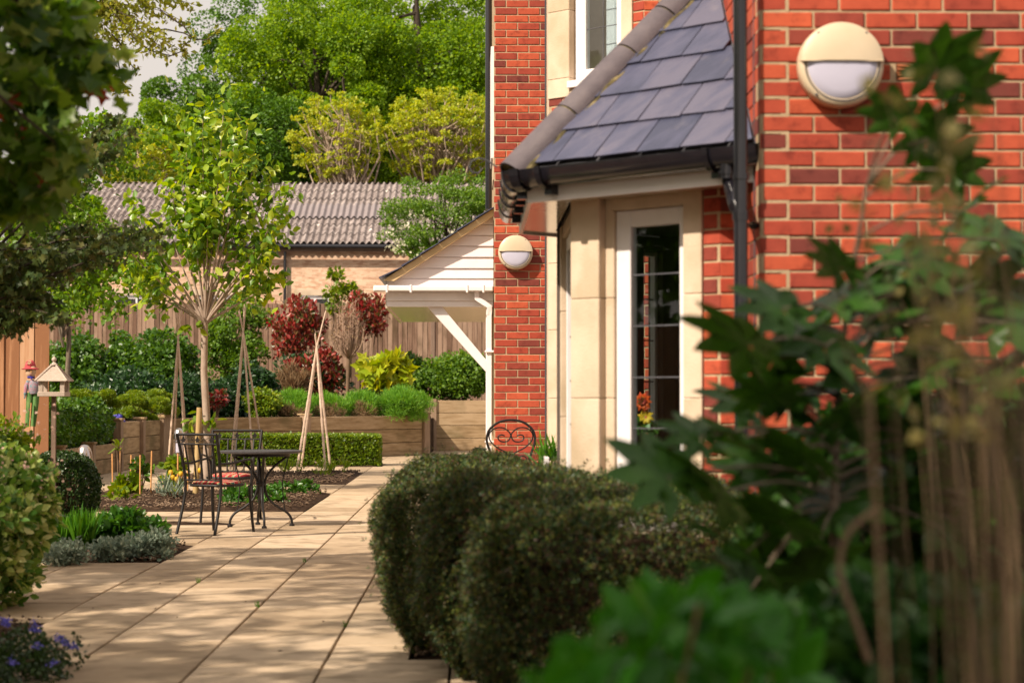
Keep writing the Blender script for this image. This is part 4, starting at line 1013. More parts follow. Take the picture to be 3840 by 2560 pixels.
# ------------------------------------------------------------------ background trees
def PX3(x, y, Y): p = pt(x, y, Y); return (p.x, p.y, p.z)
TG = 'oak trees behind the low building'
def bigoak(label, x, y, Y, rx, rz, n, ncl, clr, size, seed, mat=None, ry=None, nl=16, tr=.5):
    c = PX3(x, y, Y)
    return tree('oak_tree', label, (c[0] + .5, Y + .5, 0), c, (rx, ry or rx * .8, rz), n, ncl, clr, size, mat or L_oak, M_darkbark, tr, seed, 'wide', nl=nl, group=TG, limb_r=tr * .4, thick=.16, outw=.8)
bigoak('tallest spreading oak rising behind the roof against the brick pier', 1560, 190, 96, 6.6, 6.6, 75600, 105, 1.36, 000.155, 21)
bigoak('broad oak with lit billowing crown in the middle of the skyline', 1180, 330, 92, 4.3, 4.6, 50400, 78, 1.09, 000.147, 22)
bigoak('dark oak whose stepped crown meets the sky left of centre', 930, 330, 98, 3.0, 4.0, 31500, 54, 0.94, 000.147, 23, L_oakd)
bigoak('small rounded oak at the left end of the skyline', 700, 450, 95, 2.0, 2.4, 16800, 37, 0.70, 000.139, 24, L_oakd)
bigoak('low green tree above the left end of the corrugated roof', 560, 560, 88, 2.2, 2.0, 16800, 37, 0.62, 000.123, 25)
bigoak('deep green tree filling the gap above the roof ridge', 1000, 580, 90, 3.6, 2.6, 31500, 57, 0.86, 000.139, 26, L_oakd)
bigoak('oak behind the yellow-green trees near the pier', 1660, 480, 94, 4.2, 4.4, 35700, 64, 1.17, 000.147, 27)
bigoak('dense oak standing behind the others and closing the skyline', 1480, 430, 108, 6.4, 6.0, 46000, 120, 1.5, .22, 28, ry=2.5, nl=10)
bigoak('bright green oak low behind the yellow-green trees', 1450, 560, 93, 6.0, 2.9, 24000, 70, 1.0, .14, 29, ry=2.0, nl=10)
# yellow-green trees with pale branches
def loosetree(name, label, x0, x1, y0, y1, Y, n, ncl, clr, size, mat, seed, bark, tr, nl, tpl='rhomb', grp=None, base_y=None, base_x=None):
    a = pt(x0, y1, Y); b = pt(x1, y0, Y); c = ((a.x + b.x) / 2, Y, (a.z + b.z) / 2); r = ((b.x - a.x) / 2, (b.x - a.x) / 2 * .7, (b.z - a.z) / 2)
    bx_ = c[0] if base_x is None else GX(base_x, Y)
    return tree(name, label, (bx_, Y, 0), c, r, n, ncl, clr, size, mat, bark, tr, seed, tpl, nl=nl, group=grp, limb_r=tr * .62, thick=.3, outw=.3, flat=.45)
loosetree('robinia_tree', 'sparse yellow-green tree with pale bare branches above the roof ridge', 1080, 1440, 330, 720, 81, 6500, 300, .17, .125, L_yel, 31, M_palebark, .16, 150, 'wide', base_x=1400)
loosetree('robinia_tree', 'fuller golden-green tree beside the tall brick pier', 1400, 1900, 330, 700, 83, 15000, 420, .21, .125, L_yel, 32, M_palebark, .18, 170, 'wide')
loosetree('robinia_tree', 'yellow-green tree above the left part of the corrugated roof', 330, 700, 470, 740, 80, 7500, 160, .22, .12, L_yel, 33, M_palebark, .14, 30, 'wide')
hw = loosetree('hawthorn_tree', 'fresh green hawthorn with white blossom rising behind the porch roof', 1440, 1900, 640, 1010, 60, 17000, 90, .42, .095, L_haw, 34, M_darkbark, .10, 30)
P, D, C_ = crown(260, PX3(1600, 900, 59.0), (1.3, .5, .8), 14, .22, seed=3); leaves('blossom', P, .09, L_whitef, hw, 'wide', out=D)
hw2 = loosetree('green_shrub_tree', 'loose leafy shrub tree at the left edge in front of the building', 60, 420, 700, 1180, 40, 9000, 60, .3, .11, L_beech, 35, M_bark, .06, 24, 'wide')

# left: beech with hanging sprays, lit, Y ~30
def hanging(name, label, base, attach, ends, nper, size, mat, bark, seed, tpl='wide', tr=.12, w=.12, cat='tree', droop=.7, hang=.25, extra_crown=None, cone=1.0, group=None, rr=.010):
    th = thing(name, label, cat, base, 0, group); g = random.Random(seed); P = []; mb = MB()
    base = Vector(base); attach = Vector(attach)
    mb.tube([base, base.lerp(attach, .5) + Vector((.05, 0, 0)), attach], [tr, tr * .8, tr * .5], 10)
    for e in ends:
        e = Vector(e); s = attach + Vector((g.uniform(-.1, .1), g.uniform(-.2, .2), g.uniform(-.4, .3)))
        L_ = (e - s).length; m1 = s.lerp(e, .4) + Vector((0, 0, hang * .5 * L_)); m2 = s.lerp(e, .75) + Vector((0, 0, hang * .3 * L_))
        pts = []
        for i in range(9):
            t = i / 8; pts.append(s * (1 - t) ** 3 + m1 * 3 * t * (1 - t) ** 2 + m2 * 3 * t * t * (1 - t) + e * t ** 3)
        mb.tube(pts, [rr * (1.8 - 1.5 * i / 8) for i in range(9)], 5, cap=False)
        for k in range(nper):
            t = g.uniform(.25, 1) ** .8; i = min(7, int(t * 8)); f = t * 8 - i; q = pts[i].lerp(pts[i + 1], f)
            ww = w * (1.15 - .6 * t) * cone
            P.append((q.x + g.gauss(0, ww), q.y + g.gauss(0, ww * 1.4), q.z + g.gauss(0, ww * .7) - abs(g.gauss(0, ww * .4))))
    mb.build('trunk', bark, th, smooth=True)
    if extra_crown:
        for (c, r, n, ncl, clr) in extra_crown:
            p, d, C = crown(n, c, r, ncl, clr, seed=seed); P += [tuple(q) for q in p]
            m3 = MB(); limbs(m3, attach, Vector(c), C, min(14, ncl), tr * .35, seed); m3.build('branch', bark, th)
    P = np.array(P); leaves('foliage', P, size * rng.uniform(.7, 1.25, len(P)), mat, th, tpl, droop=droop)
    return th
g = random.Random(4); Yb = 30.0
ends = [PX3(x, y, Yb + g.uniform(-1, 1)) for x, y in [(610, 1055), (520, 1080), (470, 1150), (430, 1190), (300, 1180), (390, 980), (460, 1020), (350, 920), (300, 850), (430, 880), (250, 760), (330, 700), (180, 820), (120, 900), (200, 980), (80, 1000), (60, 760), (420, 520), (500, 560), (400, 430), (560, 640), (340, 640), (140, 1080), (260, 1060), (620, 500), (480, 470), (300, 560), (220, 640)]]
hanging('beech_tree', 'sunlit beech with drooping bright green sprays left of the young tree', (-8.6, 30, 0), PX3(-60, 700, 30), ends, 430, .085, L_beech, M_bark, 41, w=.17, rr=.012)
# ash-like twigs over the sky, Y ~16
Ya = 16.0; g = random.Random(8)
ends = [PX3(x, y, Ya + g.uniform(-.6, .6)) for x, y in [(735, 20), (700, 90), (620, 130), (700, 200), (560, 200), (640, 210), (520, 150), (480, 240), (440, 300), (600, 40), (520, 60), (560, 10), (450, 120), (690, 10), (400, 200), (400, 60), (360, 120), (330, 260), (460, 330), (480, 180), (420, 10), (640, -60), (300, 60), (500, -40)]]
ash = hanging('ash_tree', 'ash branches with young yellow-green leaves hanging across the pale sky', (-5.6, 16.4, 0), PX3(60, -160, 16), ends, 150, .052, L_ash, M_darkbark, 42, w=.055, rr=.006, hang=.12, tpl='rhomb')
mb = MB(); P = []
for pth in ([(560, 120), (620, 110), (690, 125), (740, 150), (775, 150), (800, 135), (812, 118)], [(600, 40), (690, 100), (720, 140), (710, 160), (690, 165)], [(420, 130), (455, 170), (480, 230), (510, 265)], [(400, 170), (440, 210), (455, 300), (430, 335)], [(430, 340), (460, 350), (475, 342)], [(500, 140), (560, 190), (640, 210), (690, 190)]):
    pts = [PX3(x, y, Ya + .1) for x, y in pth]; mb.tube(pts, [.007 - .004 * i / len(pts) for i in range(len(pts))], 5, cap=False)
    e = np.array(pts[-1]); P += [tuple(e + rng.normal(0, .016, 3)) for _ in range(16)]; e = np.array(pts[-3]); P += [tuple(e + rng.normal(0, .018, 3)) for _ in range(12)]
mb.build('twig', M_darkbark, ash); leaves('twig_leaves', np.array(P), .045, L_ash, ash, 'rhomb')
# dark field-maple bough, Y ~14
Ym = 14.0; g = random.Random(9)
ends = [PX3(x, y, Ym + g.uniform(-.6, .6)) for x, y in [(640, 860), (560, 850), (600, 900), (500, 830), (480, 900), (380, 900), (300, 880), (250, 950), (180, 940), (180, 1120), (230, 1190), (120, 1190), (60, 1240), (20, 1180), (100, 1080), (40, 1000), (60, 1100), (150, 1030), (450, 880), (350, 840), (200, 1150), (470, 420), (500, 470), (400, 470), (440, 540), (380, 560), (300, 600)]]
hanging('field_maple', 'dark field maple boughs reaching in at left in front of the corrugated roof', (-5.0, 14.0, 0), PX3(-160, 1080, 14), ends, 150, .055, L_maple2, M_darkbark, 43, 'maple', w=.055, rr=.008, hang=.12, tr=.10, cone=1.0)
# near maple, out-of-focus, upper left; its spreading crown shades the path and the dark hedges
mp = thing('maple_tree', 'large dark maple with lobed leaves overhanging the top left corner', 'tree', (-4.3, 4.6, 0))
PP = []
def spr(n, c, r, ncl, clr, seed, flat=.55):
    p, d, C = crown(n, c, r, ncl, clr, seed=seed, flat=flat, thick=.35); PP.append(p); return C
c_vis = pt(50, 210, 7.8)
C1 = spr(2700, (c_vis.x - .14, 7.8, c_vis.z), (.50, .6, .68), 90, .12, 51)
C2 = spr(2500, (-2.35, 6.0, 3.1), (.7, 1.3, .9), 34, .25, 52)
C3 = spr(6000, (-4.3, 5.0, 3.5), (1.2, 2.3, .95), 56, .33, 53)
Pm = np.vstack(PP); leaves('crown', Pm, .098 * rng.uniform(.7, 1.2, len(Pm)), L_maple, mp, 'maple', droop=.35)
mb = MB(); mb.tube([(-4.3, 4.6, 0), (-4.25, 4.65, 1.5), (-4.1, 4.9, 3), (-3.9, 5.3, 4.8)], [.16, .14, .11, .05], 12)
for C_, k in ((C1, 18), (C2, 14), (C3, 18)): limbs(mb, (-4.25, 4.7, 1.6), (-4.0, 5.1, 4.4), C_, k, .05, 5)
mb.build('trunk', M_darkbark, mp, smooth=True)
idx = rng.choice(len(C1), 20); Pr = C1[idx] + rng.normal(0, .08, (20, 3)); leaves('red_leaf', np.vstack([Pr, Pr + .03]), .07, L_mred, mp, 'maple')

# ------------------------------------------------------------------ young tree with stake
yt = thing('young_tree', 'young slender tree with fresh lime leaves growing beside a short round stake', 'tree', PX3(770, 1849, 26.5)[:2] + (0,))
Yy = 26.5; tb = Vector((GX(772, Yy), Yy, 0)); fork = Vector(PX3(768, 1215, Yy))
mb = MB(); mb.tube([tb, pt(779, 1640, Yy), pt(765, 1400, Yy), fork], [.060, .052, .045, .042], 12); g = random.Random(12)
tips = [(505, 1010), (455, 900), (560, 860), (640, 700), (700, 560), (760, 420), (840, 380), (880, 520), (950, 620), (1020, 640), (1060, 800), (1010, 900), (960, 1000), (900, 760), (800, 600), (720, 760), (600, 980), (850, 900), (500, 760), (1080, 720), (930, 480), (690, 450), (1040, 1040), (560, 1080), (870, 1020), (780, 800), (640, 860)]
LP = []
for x, y in tips:
    Yt = Yy + g.uniform(-.75, .75); e = pt(x, y, Yt); sp = fork + Vector((0, 0, g.uniform(-.02, .5))); out_ = Vector((e.x - fork.x, e.y - fork.y, 0))
    m1 = fork + Vector((out_.x * .25, out_.y * .25, (e.z - fork.z) * .30)); m2 = fork + Vector((out_.x * .78, out_.y * .78, (e.z - fork.z) * .62 + .02))
    pts = [fork * (1 - t) ** 3 + m1 * 3 * t * (1 - t) ** 2 + m2 * 3 * t * t * (1 - t) + e * t ** 3 for t in [i / 9 for i in range(10)]]
    mb.tube(pts, [.016 * (1 - i / 9) + .004 for i in range(10)], 6, cap=False)
    for k in range(150):
        t = g.uniform(.40, 1.05); i = min(8, int(t * 9)); q = pts[i].lerp(pts[min(9, i + 1)], t * 9 - i); s_ = .070 + .07 * math.sin(min(1, max(0, (t - .3) / .7)) * math.pi)
        LP.append((q.x + g.gauss(0, s_), q.y + g.gauss(0, s_), q.z + g.gauss(0, s_)))
for k in range(650):
    a = g.uniform(0, 6.28); rr = abs(g.gauss(0, .40)); LP.append((fork.x + .02 + rr * math.cos(a), Yy + rr * math.sin(a) * .9, 4.15 + g.gauss(0, .60)))
mb.build('trunk', M_palebark, yt, smooth=True)
LP = np.array([q for q in LP if not (q[2] < 3.25 + .25 * math.sin(q[0] * 9) and math.hypot(q[0] - fork.x, q[1] - Yy) < .62 and g.random() < .88)]); leaves('crown', LP, .130 * rng.uniform(.6, 1.25, len(LP)), L_mag, yt, 'oval', droop=.35)
low = [pt(x, y, Yy - .1) for x, y in [(720, 1600), (700, 1590), (790, 1600), (810, 1580), (735, 1560), (800, 1560), (715, 1570), (700, 1215), (690, 1240), (745, 1230), (820, 1650)]]
leaves('low_shoot', np.repeat(np.array([tuple(q) for q in low]), 3, axis=0) + rng.normal(0, .02, (33, 3)), .14, L_lime, yt, 'oval', droop=.4)
sk = thing('tree_stake', 'short round wooden stake standing against the young tree trunk', 'stake', (GX(732, 25.2), 25.2, 0))
MB().tube([pt(732, 1872, 25.2) , pt(748, 1528, 25.3)], .036, 14).build('stake_post', M_stake, sk, smooth=True)
MB().tube([pt(748, 1560, 25.4), pt(768, 1560, 26.4)], .014, 6).build('tree_tie', M_black, sk)

# ------------------------------------------------------------------ garden fittings
def bollard(label, x, Y, zt, r):
    X = GX(x, Y); th = thing('bollard_light', label, 'bollard light', (X, Y, 0), 0, 'steel bollard lights')
    MB().lathe([(r * .82, 0), (r * .82, zt - .36)], 24, (X, Y, 0)).build('bollard_post', M_steel, th, smooth=True)
    MB().lathe([(r * .78, zt - .355), (r * .78, zt - .16)], 24, (X, Y, 0)).build('diffuser', M_frost, th, smooth=True)
    for z in (zt - .36, zt - .20, zt - .165): MB().lathe([(r, z), (r, z + .014)], 24, (X, Y, 0)).build('louvre_ring', M_steel, th)
    for k in range(4):
        a = R(45 + 90 * k); MB().tube([(X + r * .9 * math.cos(a), Y + r * .9 * math.sin(a), zt - .36), (X + r * .9 * math.cos(a), Y + r * .9 * math.sin(a), zt - .15)], .006, 6).build('guard_rod', M_steel, th)
    MB().lathe([(r * 1.02, zt - .15), (r * 1.02, zt - .125), (r * .95, zt - .085), (r * .75, zt - .035), (r * .42, zt - .006), (.001, zt)], 24, (X, Y, 0)).build('dome', M_steel, th, smooth=True)
    return th
bollard('short steel dome bollard light in front of the low timber wall at left', 318, 19.1, .82, .075)
bollard('steel dome bollard light half hidden behind the nearer black chair', 672, 28.7, .84, .075)

def wigwam(label, Y, apex, poles, r=.014, tie=True):
    X = GX(sum(p[0] for p in poles) / len(poles), Y); th = thing('bean_wigwam', label, 'cane wigwam', (X, Y, 0), 0, 'cane wigwams in the vegetable beds')
    ax = pt(apex[0], apex[1], Y)
    for k, (bx_, tx, ty, dy) in enumerate(poles):
        b = Vector((GX(bx_, Y + dy), Y + dy, -.02)); c = ax + Vector((0, dy * .03, 0)); t = pt(tx, ty, Y - dy * .12); d = (c - b)
        t = c + d.normalized() * max(.05, (t.z - c.z) / max(.2, d.normalized().z)) + Vector((t.x - c.x, 0, 0)) * .35
        n = 7; mb = MB(); pts = []; rad = []
        for i in range(n):
            q0 = b.lerp(c, i / n * .999); pts += [q0 + (c - b).normalized() * .0, q0 + (c - b).normalized() * .02]; rad += [r * 1.28, r]
        pts += [c, t]; rad += [r * .9, r * .55]; mb.tube(pts, rad, 7); mb.build('cane', M_cane, th)
    MB().tube([ax + Vector((0, 0, -.02)), ax + Vector((0, 0, .02))], .02, 8).build('string_tie', M_twig, th)
    return th
wigwam('left cane wigwam standing behind the steel bollard light', 32.0, (668, 1275), [(628, 688, 1140, -.45), (650, 655, 1150, .5), (712, 660, 1150, .45), (702, 672, 1160, -.4)])
wigwam('middle cane wigwam standing behind the black table', 32.6, (912, 1245), [(862, 900, 1140, -.4), (875, 918, 1150, .5), (955, 890, 1160, -.45), (1002, 895, 1165, .45)])
wigwam('right cane wigwam with one long leaning pole in front of the clipped hedge', 34.2, (1188, 1300), [(1112, 1224, 1165, -.3), (1128, 1200, 1260, .5), (1222, 1182, 1250, -.4), (1242, 1180, 1255, .35)], r=.018)

# plant canes in the first bed
for k, (x, yb, yt_, Y) in enumerate([(425, 1866, 1700, 25.6), (452, 1855, 1690, 26.0), (490, 1850, 1705, 26.3), (510, 1856, 1715, 26.3), (527, 1868, 1705, 25.2), (567, 1857, 1690, 25.7), (638, 1850, 1715, 26.2), (668, 1866, 1700, 25.1), (680, 1850, 1710, 26.3), (706, 1840, 1712, 26.6)]):
    b = Vector((GX(x, Y), Y, 0)); o = MB().tube([b, b + Vector((.01 * ((k % 3) - 1), 0, pt(x, yt_, Y).z))], .0095, 7).build('plant_cane', M_cane2)
    tag(o, ['orange plant cane at the left end of the first bed', 'second cane from the left in the first bed', 'cane behind the rhubarb-like leaf in the first bed', 'thin cane just right of the cane behind the leaf', 'cane directly right of the big lobed leaf', 'cane standing alone between the two vegetable plants', 'cane at the left side of the pepper plant', 'cane through the middle of the pepper plant', 'cane at the right side of the pepper plant', 'cane just left of the round tree stake'][k], 'cane', 'orange plant canes in the first bed')

# bird table
bt = thing('bird_table', 'grey wooden bird table with shingled roof and finial on a square post', 'bird table', (GX(202, 17.4), 17.4, 0))
Yq = 17.4; k_ = px(Yq); bxc = GX(202, Yq)
def bz(y): return pt(202, y, Yq).z
MB().box(bxc - .018, bxc + .018, Yq - .018, Yq + .018, 0, bz(1486)).build('table_post', M_weathd, bt)
MB().box(bxc - .118, bxc + .118, Yq - .118, Yq + .118, bz(1486), bz(1469)).build('tray', M_weath, bt, bevel=.003)
for sx in (-1, 1):
    for sy in (-1, 1):
        cx_, cy_ = bxc + sx * .093, Yq + sy * .093; MB().box(cx_ - .018, cx_ + .018, cy_ - .018, cy_ + .018, bz(1469), bz(1425)).build('upright', M_weath, bt)
ze1, za = bz(1428), bz(1368); he = .136
nsh = 8
for k in range(nsh):
    t0, t1_ = k / nsh, (k + 1) / nsh; r0, r1 = he * (1 - t0 * .93), he * (1 - t1_ * .93); z0, z1_ = ze1 + (za - ze1) * t0, ze1 + (za - ze1) * t1_
    MB().add([(bxc - r0, Yq - r0, z0 + .004), (bxc + r0, Yq - r0, z0 + .004), (bxc + r0, Yq + r0, z0 + .004), (bxc - r0, Yq + r0, z0 + .004), (bxc - r1, Yq - r1, z1_), (bxc + r1, Yq - r1, z1_), (bxc + r1, Yq + r1, z1_), (bxc - r1, Yq + r1, z1_),
             (bxc - r0, Yq - r0, z0 - .003), (bxc + r0, Yq - r0, z0 - .003), (bxc + r0, Yq + r0, z0 - .003), (bxc - r0, Yq + r0, z0 - .003)],
             [(0, 1, 5, 4), (1, 2, 6, 5), (2, 3, 7, 6), (3, 0, 4, 7), (4, 5, 6, 7), (8, 9, 1, 0), (9, 10, 2, 1), (10, 11, 3, 2), (11, 8, 0, 3), (11, 10, 9, 8)]).build('roof_shingle_row', M_weath, bt)
for sx in (-1, 1):
    for sy in (-1, 1):
        MB().tube([(bxc + sx * he * 1.02, Yq + sy * he * 1.02, ze1), (bxc + sx * .012, Yq + sy * .012, za + .006)], .0095, 4).build('hip_trim', M_weath, bt)
MB().lathe([(.034, za - .004), (.034, za + .006), (.022, za + .010), (.016, za + .02), (.008, za + .026), (.018, za + .036), (.023, za + .048), (.016, za + .062), (.006, za + .070), (.001, za + .078)], 16, (bxc, Yq, 0)).build('finial', M_weath, bt, smooth=True)

# scarecrow doll on a cane
Ys = 17.9; sc = thing('scarecrow', 'cheerful scarecrow doll in red hat and green trousers on a cane by the fence', 'scarecrow', (GX(112, Ys), Ys, 0))
def sp_(x, y, dy=0): return pt(x, y, Ys + dy)
M_skin = surf('cloth_face', [(.60, .40, .26), (.66, .46, .31)], .9, 20, bump=.1)
M_hat = surf('red_felt', [(.34, .035, .045), (.46, .07, .08)], .9, 20, bump=.2)
M_shirt = surf('patchwork_shirt', [(.06, .20, .22), (.30, .24, .28), (.34, .08, .12)], .9, 38, bump=.3, detail=2)
M_trous = surf('green_trousers', [(.05, .13, .03), (.10, .22, .06), (.22, .30, .10)], .9, 14, (2, 2, .4), .5)
M_scarf = surf('blue_scarf', [(.02, .015, .16), (.04, .03, .30)], .8, 20, bump=.2)
M_eye = surf('ink', [(.01, .01, .02), (.02, .02, .03)], .5, 5, bump=0)
hc = sp_(116, 1391)
MB().lathe([(.001, -.056), (.024, -.052), (.040, -.035), (.048, -.005), (.046, .025), (.034, .050), (.015, .060), (.001, .062)], 24, hc, sy=.85).build('head', M_skin, sc, smooth=True)
MB().lathe([(.074, .008), (.078, .014), (.052, .026), (.048, .045), (.040, .074), (.022, .090), (.001, .094)], 24, hc + Vector((-.008, .012, .006)), sy=.95).build('hat', M_hat, sc, smooth=True)
daisy(hc + Vector((-.004, -.036, .075)), .026, 10, surf('cream_petal', [(.62, .48, .28), (.70, .56, .36)], .8, 5, bump=0), sc, nm='hat_flower')
daisy(hc + Vector((-.024, -.030, .070)), .02, 8, surf('pink_petal', [(.6, .20, .20), (.66, .28, .26)], .8, 5, bump=0), sc, nm='hat_flower')
for dx in (-.003, .014): MB().lathe([(.001, -.006), (.0035, -.003), (.0035, .004), (.001, .007)], 8, hc + Vector((dx, -.0405, .014))).build('eye', M_eye, sc)
MB().tube([hc + Vector((.010, -.040, -.002)), hc + Vector((.013, -.058, -.014))], [.006, .002], 8).build('nose', M_cane2, sc)
MB().tube([hc + Vector((-.008, -.038, -.026)), hc + Vector((.004, -.041, -.031)), hc + Vector((.018, -.038, -.027))], .0015, 5).build('mouth', M_hat, sc)
MB().lathe([(.026, -.066), (.036, -.058), (.030, -.048), (.02, -.045)], 16, hc).tube([hc + Vector((.008, -.035, -.056)), hc + Vector((.020, -.045, -.074))], [.013, .004], 6).build('scarf', M_scarf, sc, smooth=True)
t0 = sp_(124, 1422); t1_ = sp_(128, 1476)
MB().tube([t0, t0.lerp(t1_, .3), t0.lerp(t1_, .7), t1_], [.022, .046, .050, .044], 16).build('shirt', M_shirt, sc, smooth=True)
MB().tube([sp_(107, 1428), sp_(99, 1448, -.02), sp_(94, 1478, -.03)], [.018, .021, .014], 10).tube([sp_(94, 1476, -.03), sp_(92, 1494, -.03)], [.011, .006], 8).build('arm', M_shirt, sc, smooth=True)
MB().tube([sp_(143, 1428), sp_(148, 1450, .03), sp_(148, 1478, .03)], [.016, .019, .013], 10).build('arm', M_shirt, sc, smooth=True)
MB().tube([sp_(113, 1472), sp_(111, 1510), sp_(104, 1600)], [.034, .030, .024], 12).build('trouser_leg', M_trous, sc, smooth=True)
MB().tube([sp_(136, 1472), sp_(134, 1510), sp_(124, 1598)], [.028, .028, .022], 12).build('trouser_leg', M_trous, sc, smooth=True)
MB().tube([sp_(117, 1510, -.05), sp_(110, 1625, -.05), Vector((sp_(110, 1625).x, Ys - .05, 0))], .006, 6).build('cane', M_cane2, sc)

# terracotta pot on the wall corner
tp = pt(533, 1583, 38.0); po = thing('plant_pot', 'small round terracotta pot sitting on the corner of the timber wall', 'pot', (tp.x, 38.0, .86))
MB().lathe([(.05, .80), (.08, .84), (.085, .90), (.075, .93), (.078, .94), (.070, .94), (.066, .925), (.001, .92)], 20, (tp.x, 38.3, .06)).build('pot_body', M_terra, po, smooth=True)

# ------------------------------------------------------------------ garden furniture
def curve(pts, n=6):
    """Catmull-Rom through points"""
    P = [Vector(p) for p in pts]; out = []
    for i in range(len(P) - 1):
        p0, p1, p2, p3 = P[max(i - 1, 0)], P[i], P[i + 1], P[min(i + 2, len(P) - 1)]
        for k in range(n):
            t = k / n; out.append(.5 * ((2 * p1) + (-p0 + p2) * t + (2 * p0 - 5 * p1 + 4 * p2 - p3) * t * t + (-p0 + 3 * p1 - 3 * p2 + p3) * t ** 3))
    out.append(P[-1]); return out
def leafplate(c, s, nrm=(0, -1, 0)):
    mb = MB(); k = 10; T = TPL['maple'][0]; vs = []
    for x, y, z in T: vs.append((c[0] + x * s, c[1] - .004, c[2] + (y - .5) * s)); 
    vs2 = [(a, b + .008, d) for a, b, d in vs]; n = len(vs); mb.v = vs + vs2
    for f in TPL['maple'][1]: mb.f += [f, tuple(q + n for q in f[::-1])]
    ring = list(range(0, 10))
    for i in range(10): a, b = ring[i], ring[(i + 1) % 10]; mb.f.append((a, a + n, b + n, b))
    return mb
def iron_chair(label, loc, rz, w=.44, sd=.42, depth=.30):
    th = thing('garden_chair', label, 'chair', loc, rz, 'black iron dining chairs'); hw = w / 2; B = lambda m, nm, **k: m.build(nm, M_iron, th, world=False, **k)
    yb, yf = -.20, .22
    for s in (-1, 1):
        B(MB().tube(curve([(s * (hw + .005), yb - .11, 0), (s * (hw - .005), yb - .03, .26), (s * (hw - .01), yb, .45), (s * (hw - .002), yb - .03, .66), (s * (hw + .015), yb - .10, .925)]), .0145, 8), 'back_leg', smooth=True)
        B(MB().tube(curve([(s * (hw + .02), yf + .05, 0), (s * (hw + .01), yf + .015, .25), (s * (hw + .005), yf, .44)]), .0135, 8), 'leg', smooth=True)
        B(MB().tube(curve([(s * (hw - .0), yb - .025, .655), (s * (hw + .015), yb + .12, .655), (s * (hw + .03), yf - .07, .685), (s * (hw + .03), yf - .005, .675), (s * (hw + .025), yf + .01, .62), (s * (hw + .02), yf + .005, .44)], 7), .011, 8), 'armrest', smooth=True)
    B(MB().tube([(-hw - .017, yb - .103, .925), (hw + .017, yb - .103, .925)], .0125, 8), 'top_rail', smooth=True)
    B(MB().tube([(-hw - .008, yb - .075, .835), (hw + .008, yb - .075, .835)], .0085, 8), 'back_rail', smooth=True)
    B(MB().tube([(-hw, yb - .005, .50), (hw, yb - .005, .50)], .0085, 8), 'back_rail', smooth=True)
    for i in range(5):
        x = -w * .36 + w * .72 * i / 4; B(MB().tube([(x, yb - .005, .50), (x, yb - .028, .66), (x * 1.03, yb - .075, .835)], .009, 6), 'back_bar', smooth=True)
    for i in range(3):
        x = (-.38 + .38 * i) * w; B(leafplate((x, yb - .090, .880), .062), 'leaf_ornament')
    for s in (-1, 1):
        x0 = s * w * .05; x1 = s * w * .33
        B(MB().tube(curve([(x0, yb - .088, .86), (x0 + s * .03, yb - .09, .868), (x0 + s * .05, yb - .09, .888), (x0 + s * .035, yb - .09, .903), (x0 + s * .025, yb - .09, .888), (x0 + s * .05, yb - .088, .872), (x1, yb - .09, .898)]), .0026, 5, cap=False), 'vine_scroll')
    f = MB(); k = 28; pts = []
    for i in range(k):
        a = 2 * math.pi * i / k; ex = lambda v: math.copysign(abs(v) ** .5, v); pts.append((ex(math.cos(a)) * (hw - .005), .01 + ex(math.sin(a)) * .205, .45))
    f.prism([(x, y, .436) for x, y, z in pts], (0, 0, .012)); f.tube(pts + [pts[0]], .010, 6, cap=False); B(f, 'seat_pan', smooth=True)
    return th
ch1 = iron_chair('black iron armchair nearest the camera with its back to us', (-2.42, 18.78, 0), R(-30), w=.43)
ch2 = iron_chair('black iron armchair facing us behind the far side of the table', (-2.50, 20.62, 0), R(176), w=.49)
def cushmat():
    m, n, out = nodes_of('striped_cushion'); L = n.links.new; tc = n.nodes.new('ShaderNodeTexCoord'); mp = n.nodes.new('ShaderNodeMapping'); mp.inputs['Rotation'].default_value = (0, 0, R(28)); L(tc.outputs['Object'], mp.inputs[0])
    wv = n.nodes.new('ShaderNodeTexWave'); wv.inputs['Scale'].default_value = 3.0; wv.inputs['Distortion'].default_value = 3.5; wv.inputs['Detail Scale'].default_value = 2; L(mp.outputs[0], wv.inputs[0])
    r = ramp(n, [(0, (.30, .02, .025)), (.22, (.34, .03, .03)), (.26, (.50, .38, .14)), (.42, (.52, .40, .18)), (.46, (.03, .14, .12)), (.58, (.03, .14, .12)), (.62, (.60, .50, .36)), (.72, (.45, .05, .05)), (1, (.33, .03, .03))]); r.color_ramp.interpolation = 'CONSTANT'; L(wv.outputs[0], r.inputs[0])
    p = n.nodes.new('ShaderNodeBsdfPrincipled'); p.inputs['Roughness'].default_value = .9; L(r.outputs[0], p.inputs['Base Color']); L(p.outputs[0], out.inputs[0]); return m
M_cush = cushmat()
